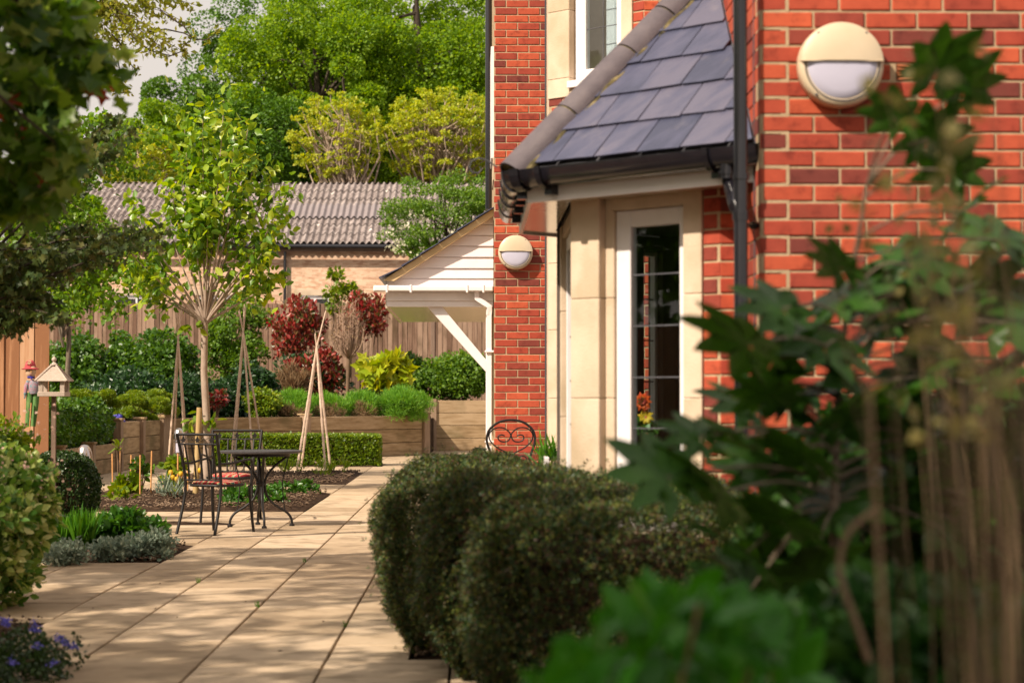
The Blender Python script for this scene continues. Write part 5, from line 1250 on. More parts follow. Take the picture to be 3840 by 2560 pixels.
def cushion(label, loc, rz, w=.20, th_=.030):
    t = thing('seat_cushion', label, 'cushion', loc, rz, 'patterned seat cushions'); mb = MB(); k = 32; ex = lambda v: math.copysign(abs(v) ** .6, v)
    prof = [(.0, -.0), (.90, -.0), (1, .012), (.98, .026), (.82, .038), (.4, .046), (.01, .048)]
    for r_, z in prof[1:]:
        for i in range(k): a = 2 * math.pi * i / k; mb.v.append((ex(math.cos(a)) * w * r_, ex(math.sin(a)) * w * r_, z + .003 * math.sin(a * 3)))
    n = len(prof) - 1
    for j in range(n - 1):
        for i in range(k): mb.f.append((j * k + i, j * k + (i + 1) % k, (j + 1) * k + (i + 1) % k, (j + 1) * k + i))
    mb.f.append(tuple(range(k))[::-1]); mb.f.append(tuple((n - 1) * k + i for i in range(k)))
    mb.build('cushion_pad', M_cush, t, smooth=True, world=False)
    for s in (-1, 1): MB().tube(curve([(s * w * .9, -w * .85, .012), (s * w * 1.02, -w * 1.05, .005), (s * w * 1.10, -w * 1.08, -.03), (s * w * 1.04, -w * 1.12, -.07)]), .0035, 5).build('tie_string', M_stone, t, world=False)
cushion('red, yellow and green patterned cushion tied on the nearest black chair', (-2.42 + .0, 18.80, .450), R(-30))
cushion('red patterned cushion on the chair behind the table', (-2.50, 20.60, .450), R(176))
tbx, tby = -2.10, 19.72
tb_ = thing('garden_table', 'round black iron bistro table with curved legs between two chairs', 'table', (tbx, tby, 0))
MB().lathe([(.385, .722), (.405, .726), (.408, .742), (.400, .748), (.39, .744), (.001, .744)], 56, (tbx, tby, 0)).build('table_top', surf('table_top', [(.035, .033, .036), (.06, .055, .058)], .45, 20, bump=.15), tb_, smooth=True)
MB().lathe([(.27, .690), (.285, .690), (.285, .72), (.27, .72)], 40, (tbx, tby, 0)).build('table_apron', M_iron, tb_)
for k in range(4):
    a = R(12 + 90 * k); rp_ = [(.285, .705), (.22, .66), (.12, .58), (.045, .47), (.038, .38), (.075, .27), (.165, .19), (.255, .135), (.30, .07), (.305, .0)]
    pts = [(tbx + r_ * math.cos(a), tby + r_ * math.sin(a), z) for r_, z in rp_]
    lg = MB().tube(curve(pts, 4), .0125, 8).build('leg', M_iron, tb_, smooth=True)
    MB().lathe([(.026, .0), (.026, .016), (.014, .026)], 12, (tbx + .305 * math.cos(a), tby + .305 * math.sin(a), 0)).build('foot', M_iron, lg)
    q = [(.27, .69), (.235, .55), (.21, .42), (.215, .32), (.235, .15)]; MB().tube(curve([(tbx + r_ * math.cos(a), tby + r_ * math.sin(a), z) for r_, z in q], 4), .006, 6).build('brace_rod', M_iron, lg)
MB().lathe([(.045, .40), (.052, .41), (.052, .43), (.045, .44)], 20, (tbx, tby, 0)).build('leg_collar', M_iron, tb_)

# scroll-back chairs by the pier
def scroll_chair(label, loc, rz, s=1.12):
    th = thing('scroll_chair', label, 'chair', loc, rz, 'black scroll-back patio chairs'); B = lambda m, nm: m.build(nm, M_iron, th, smooth=True, world=False)
    def cv(pp, r, nm, y=0.0, mir=False):
        for sg in ((1, -1) if mir else (1,)):
            P = [(sg * (a - 1640) * .00080 * s, y - .00, (1.065 - (b - 222) * .00080) * 1.0) for a, b in pp]; B(MB().tube(curve(P, 5), r, 7), nm)
    cv([(1465, 700), (1425, 560), (1400, 480), (1400, 400), (1430, 320), (1520, 245), (1640, 222), (1760, 245), (1850, 320), (1880, 400), (1880, 480), (1855, 560), (1815, 700)], .0115, 'back_hoop')
    cv([(1640, 650), (1600, 590), (1500, 530), (1430, 450), (1425, 370), (1480, 315), (1560, 310), (1620, 355), (1637, 400), (1612, 455), (1560, 467), (1518, 445), (1512, 405), (1545, 388), (1578, 400)], .0065, 'back_scroll', 0, True)
    cv([(1640, 690), (1600, 720), (1540, 700), (1550, 640), (1520, 625), (1485, 650), (1490, 710)], .006, 'back_scroll', 0, True)
    hw = .20 * s; zs = .47
    for sx in (-1, 1):
        B(MB().tube(curve([(sx * hw * .78, -.0, .70), (sx * hw * .9, .0, .50), (sx * hw, -.05, .25), (sx * hw * 1.1, -.10, 0)]), .012, 8), 'leg')
        B(MB().tube(curve([(sx * hw, .40, zs), (sx * hw * 1.05, .42, .25), (sx * hw * 1.1, .46, 0)]), .012, 8), 'leg')
        B(MB().tube(curve([(sx * hw * 1.0, .0, .80), (sx * hw * 1.28, .03, .81), (sx * hw * 1.42, .14, .80), (sx * hw * 1.40, .30, .76), (sx * hw * 1.2, .37, .60), (sx * hw, .38, zs)]), .011, 8), 'armrest')
    B(MB().lathe([(.001, zs - .012), (.205, zs - .012), (.215, zs), (.205, zs + .012), (.001, zs + .012)], 28, (0, .2, 0)), 'seat')
    return th
scroll_chair('black scroll-back patio chair with round arched back at the foot of the pier', (GX(1916, 17.9), 17.9, 0), R(4))
scroll_chair('black patio chair mostly hidden behind the stone bay, only its arm showing', (GX(2145, 17.3), 17.3, 0), R(-12))

# ------------------------------------------------------------------ clipped hedges
def hedge(name, label, x0, x1, y0, y1, z0, z1, n, size, mat, tpl='rhomb', rnd=.25, seed=1, jit=.03, wob=.03, inner=True, group=None, up=.2, stick=.03, bark=None, keep=None, iy1=None):
    th = thing(name, label, 'hedge', ((x0 + x1) / 2, (y0 + y1) / 2, z0), 0, group); g = np.random.default_rng(seed)
    c = np.array([(x0 + x1) / 2, (y0 + y1) / 2, (z0 + z1) / 2]); r = np.array([(x1 - x0) / 2, (y1 - y0) / 2, (z1 - z0) / 2])
    A = [4 * r[1] * r[2], 4 * r[1] * r[2], 4 * r[0] * r[2], 4 * r[0] * r[2], 4 * r[0] * r[1]]; A = np.array(A) / sum(A)
    f = g.choice(5, n, p=A); uv = g.uniform(-1, 1, (n, 2)); P = np.zeros((n, 3)); Nn = np.zeros((n, 3))
    for k, (ax, sg) in enumerate([(0, -1), (0, 1), (1, -1), (1, 1), (2, 1)]):
        m = f == k; o = [a for a in (0, 1, 2) if a != ax]; P[m, ax] = sg * r[ax]; P[m, o[0]] = uv[m, 0] * r[o[0]]; P[m, o[1]] = uv[m, 1] * r[o[1]]
    core = np.clip(P, -(r - rnd), r - rnd); core[:, 2] = np.minimum(P[:, 2], r[2] - rnd); core[:, 2] = np.where(P[:, 2] < 0, P[:, 2], core[:, 2])
    d = P - core; ln = np.linalg.norm(d, axis=1)[:, None] + 1e-9; Nn = d / ln; Q = core + Nn * rnd
    nz = np.array([noise.noise(Vector((float(a) * 2.3, float(b) * 2.3, float(e) * 2.3 + seed))) + .5 * noise.noise(Vector((float(a) * 7, float(b) * 7, float(e) * 7))) for a, b, e in Q])
    dep = -np.abs(g.normal(0, jit, n)) + nz * wob; st = g.random(n) < .03; dep[st] += g.uniform(0, stick, st.sum())
    Q = Q + Nn * dep[:, None] + c
    if rnd > .2:          # sheared sides lean in towards the woody foot
        tz = np.clip((.34 - (Q[:, 2] - z0)) / .34, 0, 1) ** 1.5 * .17; Q[:, 0] -= Nn[:, 0] * tz; Q[:, 1] -= Nn[:, 1] * tz
    if keep is not None: kk = keep(Q); Q = Q[kk]; Nn = Nn[kk]
    leaves('foliage', Q, size * g.uniform(.7, 1.3, len(Q)), mat, th, tpl, out=Nn, outw=.5, up=up)
    if inner:
        rr = MB(); gg = random.Random(seed)
        for i in range(60):
            a = Vector((gg.uniform(x0 + rnd, x1 - rnd), gg.uniform(y0 + rnd * .6, y1 - rnd * .6), z0)); e = a + Vector((gg.uniform(-.15, .15), gg.uniform(-.15, .15), (z1 - z0) * gg.uniform(.5, .85))); rr.tube([a, a.lerp(e, .5) + Vector((.02, 0, 0)), e], [.012, .008, .003], 5, cap=False)
        rr.build('stem', bark or M_twig, th)
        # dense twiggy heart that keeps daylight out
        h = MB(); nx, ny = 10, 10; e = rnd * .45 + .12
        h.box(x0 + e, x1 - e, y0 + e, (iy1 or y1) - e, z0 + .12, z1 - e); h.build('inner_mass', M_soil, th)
    return th
bayclear = lambda Q: ~((Q[:, 0] + Q[:, 1] > 10.25) & (Q[:, 0] > .44))
dh = hedge('dark_hedge', 'big broad dark clipped hedge with reddish tips beside the path in front of the bay', -.47, .42, 9.75, 12.9, .0, .875, 52000, .040, L_hedge, 'tuft', rnd=.24, seed=61, jit=.035, wob=.07, up=.35, stick=.08, keep=bayclear)
d2 = hedge('dark_hedge', 'x', -.24, .62, 8.7, 10.5, .0, .872, 24000, .040, L_hedge, 'tuft', rnd=.22, seed=65, jit=.035, wob=.07, up=.35, stick=.08, keep=bayclear, iy1=9.4)
d3 = hedge('dark_hedge', 'x', .01, 1.2, 7.4, 10.4, .0, .872, 68000, .039, L_hedge, 'tuft', rnd=.25, seed=62, jit=.035, wob=.08, up=.35, stick=.08, keep=bayclear, iy1=9.32)
for q in (d2, d3):                     # one continuous hedge: its three stretches are parts of the same thing
    for c in list(q.children): c.parent = dh; c.location = q.location - dh.location
    bpy.data.objects.remove(q)
hx0, hx1 = GX(800, 37.5), GX(1420, 37.5)
hedge('clipped_hedge', 'low bright green clipped box hedge in front of the long timber wall', hx0, hx1, 37.45, 38.5, 0, pt(1200, 1632, 38).z, 30000, .05, L_box, 'wide', rnd=.05, seed=63, jit=.03, wob=.02)
hedge('box_ball', 'dark rounded box bush between the variegated shrub and the path', GX(110, 18.4), GX(368, 18.4), 18.1, 18.75, 0, pt(240, 1695, 18.4).z, 13000, .028, L_boxd, 'wide', rnd=.30, seed=64, jit=.02, wob=.03)

# off-frame tree at left whose branches dapple the near path
spr_tree = tree('plum_tree', 'spreading plum tree beyond the left edge that dapples the path with shade', (-6.6, 9.5, 0), (-5.6, 9.6, 4.3), (1.7, 4.2, 1.0), 9500, 90, .30, .10, L_maple, M_darkbark, .14, 71, 'wide', nl=26, top=(-5.6, 9.6, 4.2))

# ------------------------------------------------------------------ left borders
def box_shrub(name, label, x0, x1, ytop, ybot, Y, dep, n, size, mat, tpl='wide', ncl=30, seed=1, zb=None, clr=None, cat='shrub', group=None, **k):
    a = pt(x0, ybot, Y); b = pt(x1, ytop, Y); c = ((a.x + b.x) / 2, Y, (a.z + b.z) / 2)
    return shrub(name, label, c, ((b.x - a.x) / 2, dep, (b.z - a.z) / 2), n, size, mat, tpl, ncl=ncl, seed=seed, loc_z=(a.z if zb is None else zb), clr=clr, cat=cat, group=group, **k)
vsb = box_shrub('variegated_shrub', 'tall cream-edged variegated shrub at the left edge beside the path', -420, 225, 1610, 2330, 12.0, .6, 9500, .062, L_var, 'oval', 70, 81, zb=0, clr=.15, thick=.35)
P, D, C_ = crown(150, PX3(60, 1750, 11.7), (.35, .3, .4), 12, .1, seed=8); leaves('blossom', P, .022, L_pink, vsb, 'wide', out=D)
cs = box_shrub('ceanothus', 'low dark bush dotted with blue flower heads in the bottom left corner', -500, 375, 2335, 2780, 9.1, .55, 16000, .022, L_boxd, 'wide', 80, 82, zb=0, clr=.11, thick=.3)
g = random.Random(14); P = []
for k in range(48):
    a = g.uniform(0, 6.28); b = g.uniform(.1, 1.35); c = Vector((GX(-75, 9.1) + .50 * math.cos(a) * math.sin(b) * 1.02, 9.1 - .56 * abs(math.sin(a)) * math.sin(b), .02 + .22 * math.cos(b) + .02))
    for q in range(22): P.append((c.x + g.gauss(0, .010), c.y + g.gauss(0, .010), c.z + abs(g.gauss(0, .014))))
leaves('flower_head', np.array(P), .013, L_blue, cs, 'wide')
box_shrub('iris_clump', 'upright clump of bright green sword leaves in the border left of the chairs', 200, 385, 1985, 2085, 16.3, .28, 560, .20, L_grass, 'blade', 10, 83, zb=0, up=4.0, stem=False, thick=.5, cat='plant')
box_shrub('border_plant', 'dense leafy green perennial clump between the sword leaves and the chairs', 370, 615, 1915, 2075, 16.6, .35, 2200, .085, L_green, 'oval', 24, 84, zb=0, cat='plant', up=.4)
box_shrub('sage_bush', 'grey-green leaved bush at the path corner of the border', 480, 640, 1990, 2105, 15.75, .25, 1500, .036, L_grey, 'oval', 22, 85, zb=0, up=.6, clr=.09, thick=.6)
box_shrub('sage_bush', 'grey-green bush left of the corner one in the same border', 350, 500, 2020, 2125, 15.5, .25, 1300, .034, L_grey, 'oval', 22, 86, zb=0, up=.6, clr=.09, thick=.6)
box_shrub('sage_bush', 'darker grey-green bush touching the variegated shrub', 160, 320, 2030, 2130, 15.2, .25, 1300, .034, L_grey, 'oval', 20, 87, zb=0, up=.4, clr=.09, thick=.6)
box_shrub('leafy_shrub', 'bright leafy shrub under the scarecrow at the left edge', -160, 150, 1520, 2050, 17.2, .5, 3000, .06, L_lime, 'oval', 40, 88, zb=0, clr=.14)
# vegetables
def vegplant(name, label, x, y0, y1, Y, rad, n, size, mat, tpl='oval', seed=1, up=.3, cat='vegetable plant'):
    a = pt(x, y1, Y); b = pt(x, y0, Y); return shrub(name, label, (a.x, Y, (a.z + b.z) / 2), (rad, rad, (b.z - a.z) / 2), n, size, mat, tpl, ncl=8, seed=seed, loc_z=0, cat=cat, up=up, clr=rad * .5)
pp = vegplant('pepper_plant', 'vegetable plant with yellow fruits tied to three canes in the first bed', 655, 1710, 1866, 25.2, .15, 200, .10, L_lime, seed=91)
for k, (x, y) in enumerate([(640, 1770), (648, 1788), (662, 1795), (678, 1775), (750, 1762)]):
    c = pt(x, y, 24.95); MB().lathe([(.001, -.04), (.022, -.03), (.030, -.005), (.026, .02), (.010, .03), (.001, .03)], 12, c).build('fruit', L_yellowf, pp, smooth=True)
vegplant('lobed_vegetable', 'young plant with one large lobed leaf among the left canes', 485, 1788, 1868, 25.5, .13, 46, .17, L_lime, 'maple', 92)
vegplant('climbing_seedling', 'small climbing seedling at the top of the leftmost canes', 448, 1655, 1700, 26, .06, 14, .12, L_lime, seed=93)
vegplant('leek_clump', 'grey-green strappy leek clump at the foot of the canes', 640, 1815, 1872, 24.6, .16, 90, .16, L_grey, 'blade', 94, up=1.6)
vegplant('squash_plant', 'low green vegetable seedling below the lobed leaf', 455, 1850, 1880, 24.3, .14, 60, .09, L_lime, 'oval', 95)
vegplant('vegetable_plant', 'leafy plant between the lobed leaf and the pepper plant', 530, 1715, 1800, 26.2, .12, 80, .09, L_shrub, 'oval', 96)
for k, (x, y, Y) in enumerate([(905, 1868, 24.4), (960, 1862, 25.2), (1020, 1852, 25.6), (1085, 1850, 26.0), (1140, 1848, 26.3), (880, 1895, 23.3), (1000, 1888, 23.6)]):
    p = pt(x, y, Y); shrub('strawberry_plant', ['low strawberry plant just right of the chair legs', 'low strawberry plant behind the table legs', 'low strawberry plant in the middle of the bed row', 'low strawberry plant right of the table base', 'rightmost low strawberry plant near the bed corner', 'small strawberry plant at the near side by the chair', 'small strawberry plant at the near edge under the table'][k], (p.x, Y, .07), (.24, .28, .09), 150, .085, L_green, 'oval', ncl=8, seed=100 + k, cat='vegetable plant', group='low strawberry plants in the first bed', loc_z=0, stem=False)
for k, (x, Y) in enumerate([(1065, 33.0), (1085, 31.5), (1130, 33.6), (1200, 32.2), (1225, 31.8), (1250, 33.6), (1290, 33.0)]):
    q = GX(x, Y); shrub('onion_seedling', ['thin seedling tuft left of the leaning pole', 'seedling tuft at the near side left of the right wigwam', 'seedling at the foot of the leaning wigwam pole', 'seedling tuft inside the right wigwam', 'seedling tuft in front of the right wigwam feet', 'seedling tuft right of the wigwam feet', 'last seedling tuft towards the path corner'][k], (q, Y, .11), (.08, .08, .12), 40, .15, L_lime, 'blade', ncl=4, seed=120 + k, cat='vegetable plant', group='seedlings in the second bed', loc_z=0, stem=False, up=2.0)

# ------------------------------------------------------------------ raised borders
hedge('raised_shrub', 'soft green clipped shrub mass above the low timber wall', -9.6, XL - .02, 28.6, 34.6, .45, 1.20, 26000, .07, L_shrub, 'wide', rnd=.25, seed=131, jit=.05, wob=.12)
box_shrub('juniper', 'spreading yellow-green juniper behind the bird table', 190, 470, 1455, 1560, 36.0, 1.2, 9000, .085, L_lime, 'sprig', 26, 132, zb=.8, flat=.4)
box_shrub('juniper', 'spreading yellow-green juniper behind the terracotta pot', 400, 680, 1450, 1585, 38.5, 1.2, 9000, .085, L_lime, 'sprig', 26, 133, zb=.8, flat=.4)
bw = [(150, 420, 1250, 1560, 46.5, 'dark green climbing shrub against the left part of the fence', L_shrub), (380, 560, 1270, 1560, 47, 'leafy shrub in front of the fence left of the first wigwam', L_shrub), (500, 740, 1245, 1560, 46.2, 'bushy green shrub behind the left cane wigwam', L_shrub), (300, 620, 1395, 1580, 43.5, 'glossy dark laurel below the climbing shrubs', L_laur), (600, 860, 1400, 1600, 43.8, 'dark glossy shrub behind the young tree trunk', L_laur), (830, 1040, 1380, 1590, 45, 'dark shrub between the middle wigwam and the dry grass', L_laur)]
for k, (a, b, c, d, Y, lab, m) in enumerate(bw):
    box_shrub('border_shrub', lab, a, b, c, d, Y, 1.0, 7500, .105, m, 'oval' if m is L_laur else 'wide', 40, 140 + k, zb=.8, clr=.36, thick=.3)
for k, (x, y0, Y) in enumerate([(560, 1190, 47), (450, 1230, 47.5), (300, 1215, 47)]):
    box_shrub('leader_shoot', ['tall leafy shoot rising highest against the fence', 'leafy shoot beside the tallest one on the fence', 'leafy shoot near the left end of the weathered fence'][k], x - 32, x + 32, y0, 1400, Y, .2, 420, .10, L_shrub, 'wide', 12, 150 + k, zb=1.6, clr=.14)
gt_ = tree('small_tree', 'small rounded green tree topping the fence behind the middle wigwam', (GX(872, 50), 50, .8), PX3(885, 1270, 50), (.82, .7, 1.05), 9500, 44, .28, .085, L_haw, M_paletwig, .05, 155, 'wide', nl=30)
def photinia(label, x, y, rx, rz, Y, n, seed, mat=L_red):
    c = PX3(x, y, Y); p = px(Y); return shrub('photinia', label, c, (rx / p, rx / p * .8, rz / p), int(n * .8), .115, mat, 'oval', ncl=34, clr=.26, seed=seed, loc_z=.8, group='red photinia bushes on the raised border', up=.8, thick=.35)
photinia('tall red-leaved photinia left of the leaning wigwam pole', 1115, 1240, 105, 130, 49.5, 2600, 161)
photinia('red-leaved photinia behind the bare-twigged lollipop tree', 1375, 1190, 85, 110, 50, 1900, 162)
photinia('darker red photinia low behind the right wigwam', 1180, 1400, 130, 110, 48.5, 2200, 163)
box_shrub('border_shrub', 'green undergrowth beneath the red photinias', 1010, 1330, 1330, 1560, 48.8, .8, 5200, .10, L_laur, 'oval', 36, 164, zb=.8, clr=.32)
box_shrub('leader_shoot', 'thin maple-leaved shoots rising above the fence behind the lollipop tree', 1222, 1280, 985, 1200, 51, .3, 330, .12, L_lime, 'maple', 14, 165, zb=1.8, clr=.16)
box_shrub('leader_shoot', 'second group of leafy shoots just right of the tallest shoots', 1285, 1345, 1045, 1220, 51, .3, 260, .12, L_lime, 'maple', 12, 166, zb=1.8, clr=.16)
# bare lollipop standard
Yl = 46.0; lt = thing('lollipop_tree', 'bare-twigged standard tree with fan of pale twigs on a thin trunk', 'tree', (GX(1305, Yl), Yl, .8)); g = random.Random(31)
hd_ = pt(1307, 1345, Yl); MB().tube([pt(1300, 1560, Yl), pt(1304, 1440, Yl), hd_], [.052, .045, .055], 9).build('trunk', M_twig, lt, smooth=True)
mb = MB(); bud = []
for k in range(150):
    a = g.uniform(0, 6.28); el = g.uniform(.1, 1.0) ** .6; rr = .62 * (1 - el * .75) * g.uniform(.5, 1.1); h = .25 + 1.10 * el
    e = hd_ + Vector((rr * math.cos(a), rr * math.sin(a), h * g.uniform(.75, 1.08))); m = hd_ + Vector((rr * .75 * math.cos(a), rr * .75 * math.sin(a), h * .35))
    pts = curve([hd_, m, e], 3); mb.tube(pts, [.016 - .0135 * i / (len(pts) - 1) for i in range(len(pts))], 4, cap=False)
    for q in range(3):
        t = pts[g.randrange(3, len(pts))]; mb.tube([t, t + Vector((g.gauss(0, .08), g.gauss(0, .08), .12))], [.006, .002], 3, cap=False)
    bud.append(tuple(e)); bud.append(tuple(m.lerp(e, .7)))
mb.build('twig', M_paletwig, lt); B_ = np.array(bud); leaves('bud_leaf', B_ + rng.normal(0, .05, B_.shape), .055, L_dead, lt, 'wide')
box_shrub('golden_fatsia', 'bright golden lobed-leaf bush right of the lollipop tree', 1350, 1540, 1325, 1480, 45.8, .5, 420, .26, L_fatsy, 'maple', 26, 170, zb=.8, clr=.18, up=.5)
box_shrub('border_shrub', 'rounded mid green shrub filling the bed beside the porch post', 1560, 1860, 1335, 1505, 50.6, .9, 14000, .085, L_haw, 'wide', 60, 171, zb=1.1, clr=.34)
box_shrub('border_shrub', 'small green shrub between the golden bush and the big rounded shrub', 1470, 1620, 1345, 1500, 51, .6, 5000, .09, L_shrub, 'wide', 26, 172, zb=.8)
box_shrub('border_shrub', 'low dark green filler behind the lavender', 1330, 1560, 1430, 1560, 47, .6, 4200, .09, L_shrub, 'wide', 26, 173, zb=.8)
box_shrub('leader_shoot', 'thin leafy twig rising left of the brace under the porch', 1520, 1575, 1290, 1400, 51, .2, 300, .09, L_shrub, 'wide', 12, 174, zb=1.8)
box_shrub('golden_shrub', 'yellow-green spotted shrub behind the hedge left of the dry grass', 925, 1045, 1440, 1580, 42, .4, 3200, .07, L_lime, 'wide', 26, 175, zb=.8)
box_shrub('dry_grass', 'dry straw-coloured grass clump under the tall photinia', 1045, 1140, 1385, 1500, 46.5, .25, 900, .30, L_dead, 'blade', 14, 176, zb=.8, up=1.2, cat='plant')
lav = [(1000, 1170, 1470, 1590, 42.6, L_lav, 'blade'), (1130, 1310, 1475, 1590, 43.4, L_lav, 'blade'), (1280, 1440, 1470, 1590, 44.0, L_lav, 'blade')]
for k, (a, b, c, d, Y, m, t) in enumerate(lav):
    box_shrub('lavender', ['left green lavender mound spilling along the long timber wall', 'middle lavender mound with brown stalks along the timber wall', 'third lavender mound on the wall top before the bright one'][k], a, b, c, d, Y, .45, 5200, .12, m, t, 30, 180 + k, zb=.84, up=1.2, group='lavender along the timber wall')
    box_shrub('dead_stalks', ['brown woody stalks under the left lavender mound', 'brown woody stalks under the middle lavender mound', 'brown woody stalks at the wall top left of the bright lavender'][k], a + 20, b - 10, c + 45, d, Y - .35, .25, 1500, .10, L_dead, 'blade', 16, 190 + k, zb=.84, up=.3, cat='plant')
box_shrub('lavender', 'brightest lavender mound overhanging the wall end post', 1400, 1615, 1455, 1600, 44.3, .6, 11000, .12, L_lav, 'blade', 44, 184, zb=.55, up=1.0, group='lavender along the timber wall', stem=False)
box_shrub('blue_bulbs', 'tiny blue flowers on top of the low wall corner', 415, 470, 1555, 1590, 35.2, .2, 240, .05, L_blue, 'wide', 8, 186, zb=.80, cat='flowers')
box_shrub('red_shoots', 'reddish young leaves low behind the young tree trunk', 760, 860, 1460, 1530, 41.5, .3, 240, .10, L_red, 'oval', 10, 187, zb=.82)

# ------------------------------------------------------------------ foreground right
FL = []
def fatsia_mesh(seed):
    g = random.Random(seed); k = 8; V = [(0, 0, 0)]; F = []; ring = []
    nst = 7
    for i in range(k):
        a0 = R(-150 + 300 * i / (k - 1)) + math.pi / 2; ln = 1.0 - .38 * abs(i - (k - 1) / 2) / ((k - 1) / 2) + g.uniform(-.05, .05); hw = R(21.5)
        for j, (t, wd) in enumerate([(.36, 1.0), (.60, .98), (.80, .62), (1.0, .0)]): pass
        pts = [(.55, -1.08), (.62, -.92), (.84, -.52), (1.0, 0), (.84, .52), (.62, .92), (.55, 1.08)]
        row = []
        for t, w_ in pts:
            aa = a0 + hw * w_ * (1 if t < .9 else 1) * (.62 / max(t, .5)); r_ = t * ln
            z = -.22 * r_ * r_ + .03 * abs(w_) ; row.append(len(V)); V.append((r_ * math.cos(aa), r_ * math.sin(aa), z))
        mid = len(V); V.append((.62 * ln * math.cos(a0), .62 * ln * math.sin(a0), -.22 * (.62 * ln) ** 2 - .03))
        F += [(mid, row[j], row[j + 1]) for j in range(6)]; F.append((mid, row[6], row[0])); ring += [row[0], row[6]]
    for i in range(len(ring) - 1): F.append((0, ring[i], ring[i + 1]))
    me = bpy.data.meshes.new('fatsia_leaf'); me.from_pydata(V, [], F); me.materials.append(L_fat); me.shade_smooth(); return me
FM = [fatsia_mesh(i) for i in range(3)]
ft_ = thing('fatsia', 'large out-of-focus fatsia bush with glossy hand-shaped leaves before the brick wall', 'shrub', (GX(3150, 4.9), 4.9, 0)); fo = ft_.location.copy()
hub = [Vector((GX(3120, 4.9), 4.9, .05)), pt(3130, 1900, 4.9), pt(3160, 1300, 4.95), pt(3250, 700, 4.9)]
mb = MB(); mb.tube(curve(hub, 5), [.016 - .0008 * i for i in range(16)], 8)
fl = [(2800, 1290, 4.5, .165, 190, 55), (2930, 1160, 4.7, .13, 120, 60), (2700, 1850, 4.4, .17, 165, 60), (2790, 1640, 4.6, .12, 200, 40), (2500, 1790, 4.3, .15, 140, 68), (2890, 1480, 4.8, .13, 230, 45), (3090, 1300, 4.8, .17, 90, 50), (3150, 1130, 4.9, .15, 60, 50), (3520, 260, 4.8, .13, 275, 80), (3620, 330, 4.9, .12, 300, 80), (3360, 440, 4.7, .10, 230, 72), (3480, 520, 4.9, .12, 280, 75),
      (3010, 1700, 4.7, .17, 200, 50), (3180, 1560, 4.8, .18, 320, 50), (2930, 1950, 4.6, .18, 230, 45), (3130, 1900, 4.9, .18, 40, 45), (2800, 2070, 4.6, .17, 180, 50), (3050, 2150, 4.7, .18, 270, 50), (3270, 1250, 5.0, .17, 20, 55), (3380, 1450, 5.0, .18, 350, 50), (3320, 1750, 5.0, .18, 340, 50), (3500, 1180, 5.1, .17, 30, 55), (3420, 1000, 5.0, .15, 80, 60), (3250, 2050, 4.9, .18, 300, 45), (3600, 800, 5.1, .15, 330, 65), (3560, 640, 5.0, .12, 250, 75),
      (3600, 1500, 5.2, .18, 10, 50), (3650, 1900, 5.2, .18, 10, 50), (3460, 2100, 5.1, .18, 300, 45), (2900, 1350, 4.9, .13, 300, 60), (3000, 1480, 5.0, .16, 10, 45), (2620, 1640, 4.5, .10, 150, 55), (3200, 1420, 4.9, .18, 180, 55), (3420, 1640, 5.0, .18, 200, 50), (3700, 1150, 5.3, .18, 60, 55), (3740, 900, 5.3, .16, 100, 60), (3150, 1000, 4.9, .11, 200, 70), (3760, 1350, 5.4, .18, 0, 50), (2880, 1780, 4.8, .16, 120, 50), (3560, 1320, 5.1, .18, 150, 55), (3350, 1120, 5.1, .16, 200, 60)]
gx_ = random.Random(77)
for k in range(44):
    x = gx_.uniform(2780, 3900); y = gx_.uniform(1050 if x > 3100 else 1450, 2250); fl.append((x, y, gx_.uniform(4.9, 5.5), gx_.uniform(.13, .19), gx_.uniform(0, 360), gx_.uniform(35, 65)))
for k, (x, y, Y, s_, az, tilt) in enumerate(fl):
    c = pt(x, y, Y); g = random.Random(k)
    o = link('leaf', FM[k % 3], ft_, c - fo, (R(tilt * .75), R(g.uniform(-20, 20)), R(az - 90 + g.uniform(-15, 15))), (s_ * 1.15, s_ * 1.15, s_ * 1.15))
    st = hub[1].lerp(hub[3], max(0, min(1, (1900 - y) / 1300))); mb.tube(curve([st, st.lerp(c, .5) + Vector((0, 0, .03)), c], 4), .0035, 6, cap=False)
mb.build('stem', M_bark, ft_, smooth=True)
box_shrub('dark_undergrowth', 'deep shadowy evergreen foliage filling the corner behind the fatsia', 2760, 4300, 1330, 2800, 5.7, .4, 17000, .06, L_fat, 'oval', 70, 201, zb=0, clr=.16)
cl = thing('clematis', 'small purple clematis flowers climbing beside the black downpipe', 'climber', (GX(2900, 5.6), 5.6, 0))
mb = MB(); mb.tube(curve([(GX(2960, 5.6), 5.6, 0), pt(2930, 2000, 5.6), pt(2870, 1600, 5.6), pt(2880, 1480, 5.6)], 5), .003, 5).build('stem', M_twig, cl)
for x, y in ((2910, 1545), (2820, 1620), (2850, 1520)): daisy(pt(x, y, 5.5), .026, 6, L_purple, cl, (-.3, -1, .1))
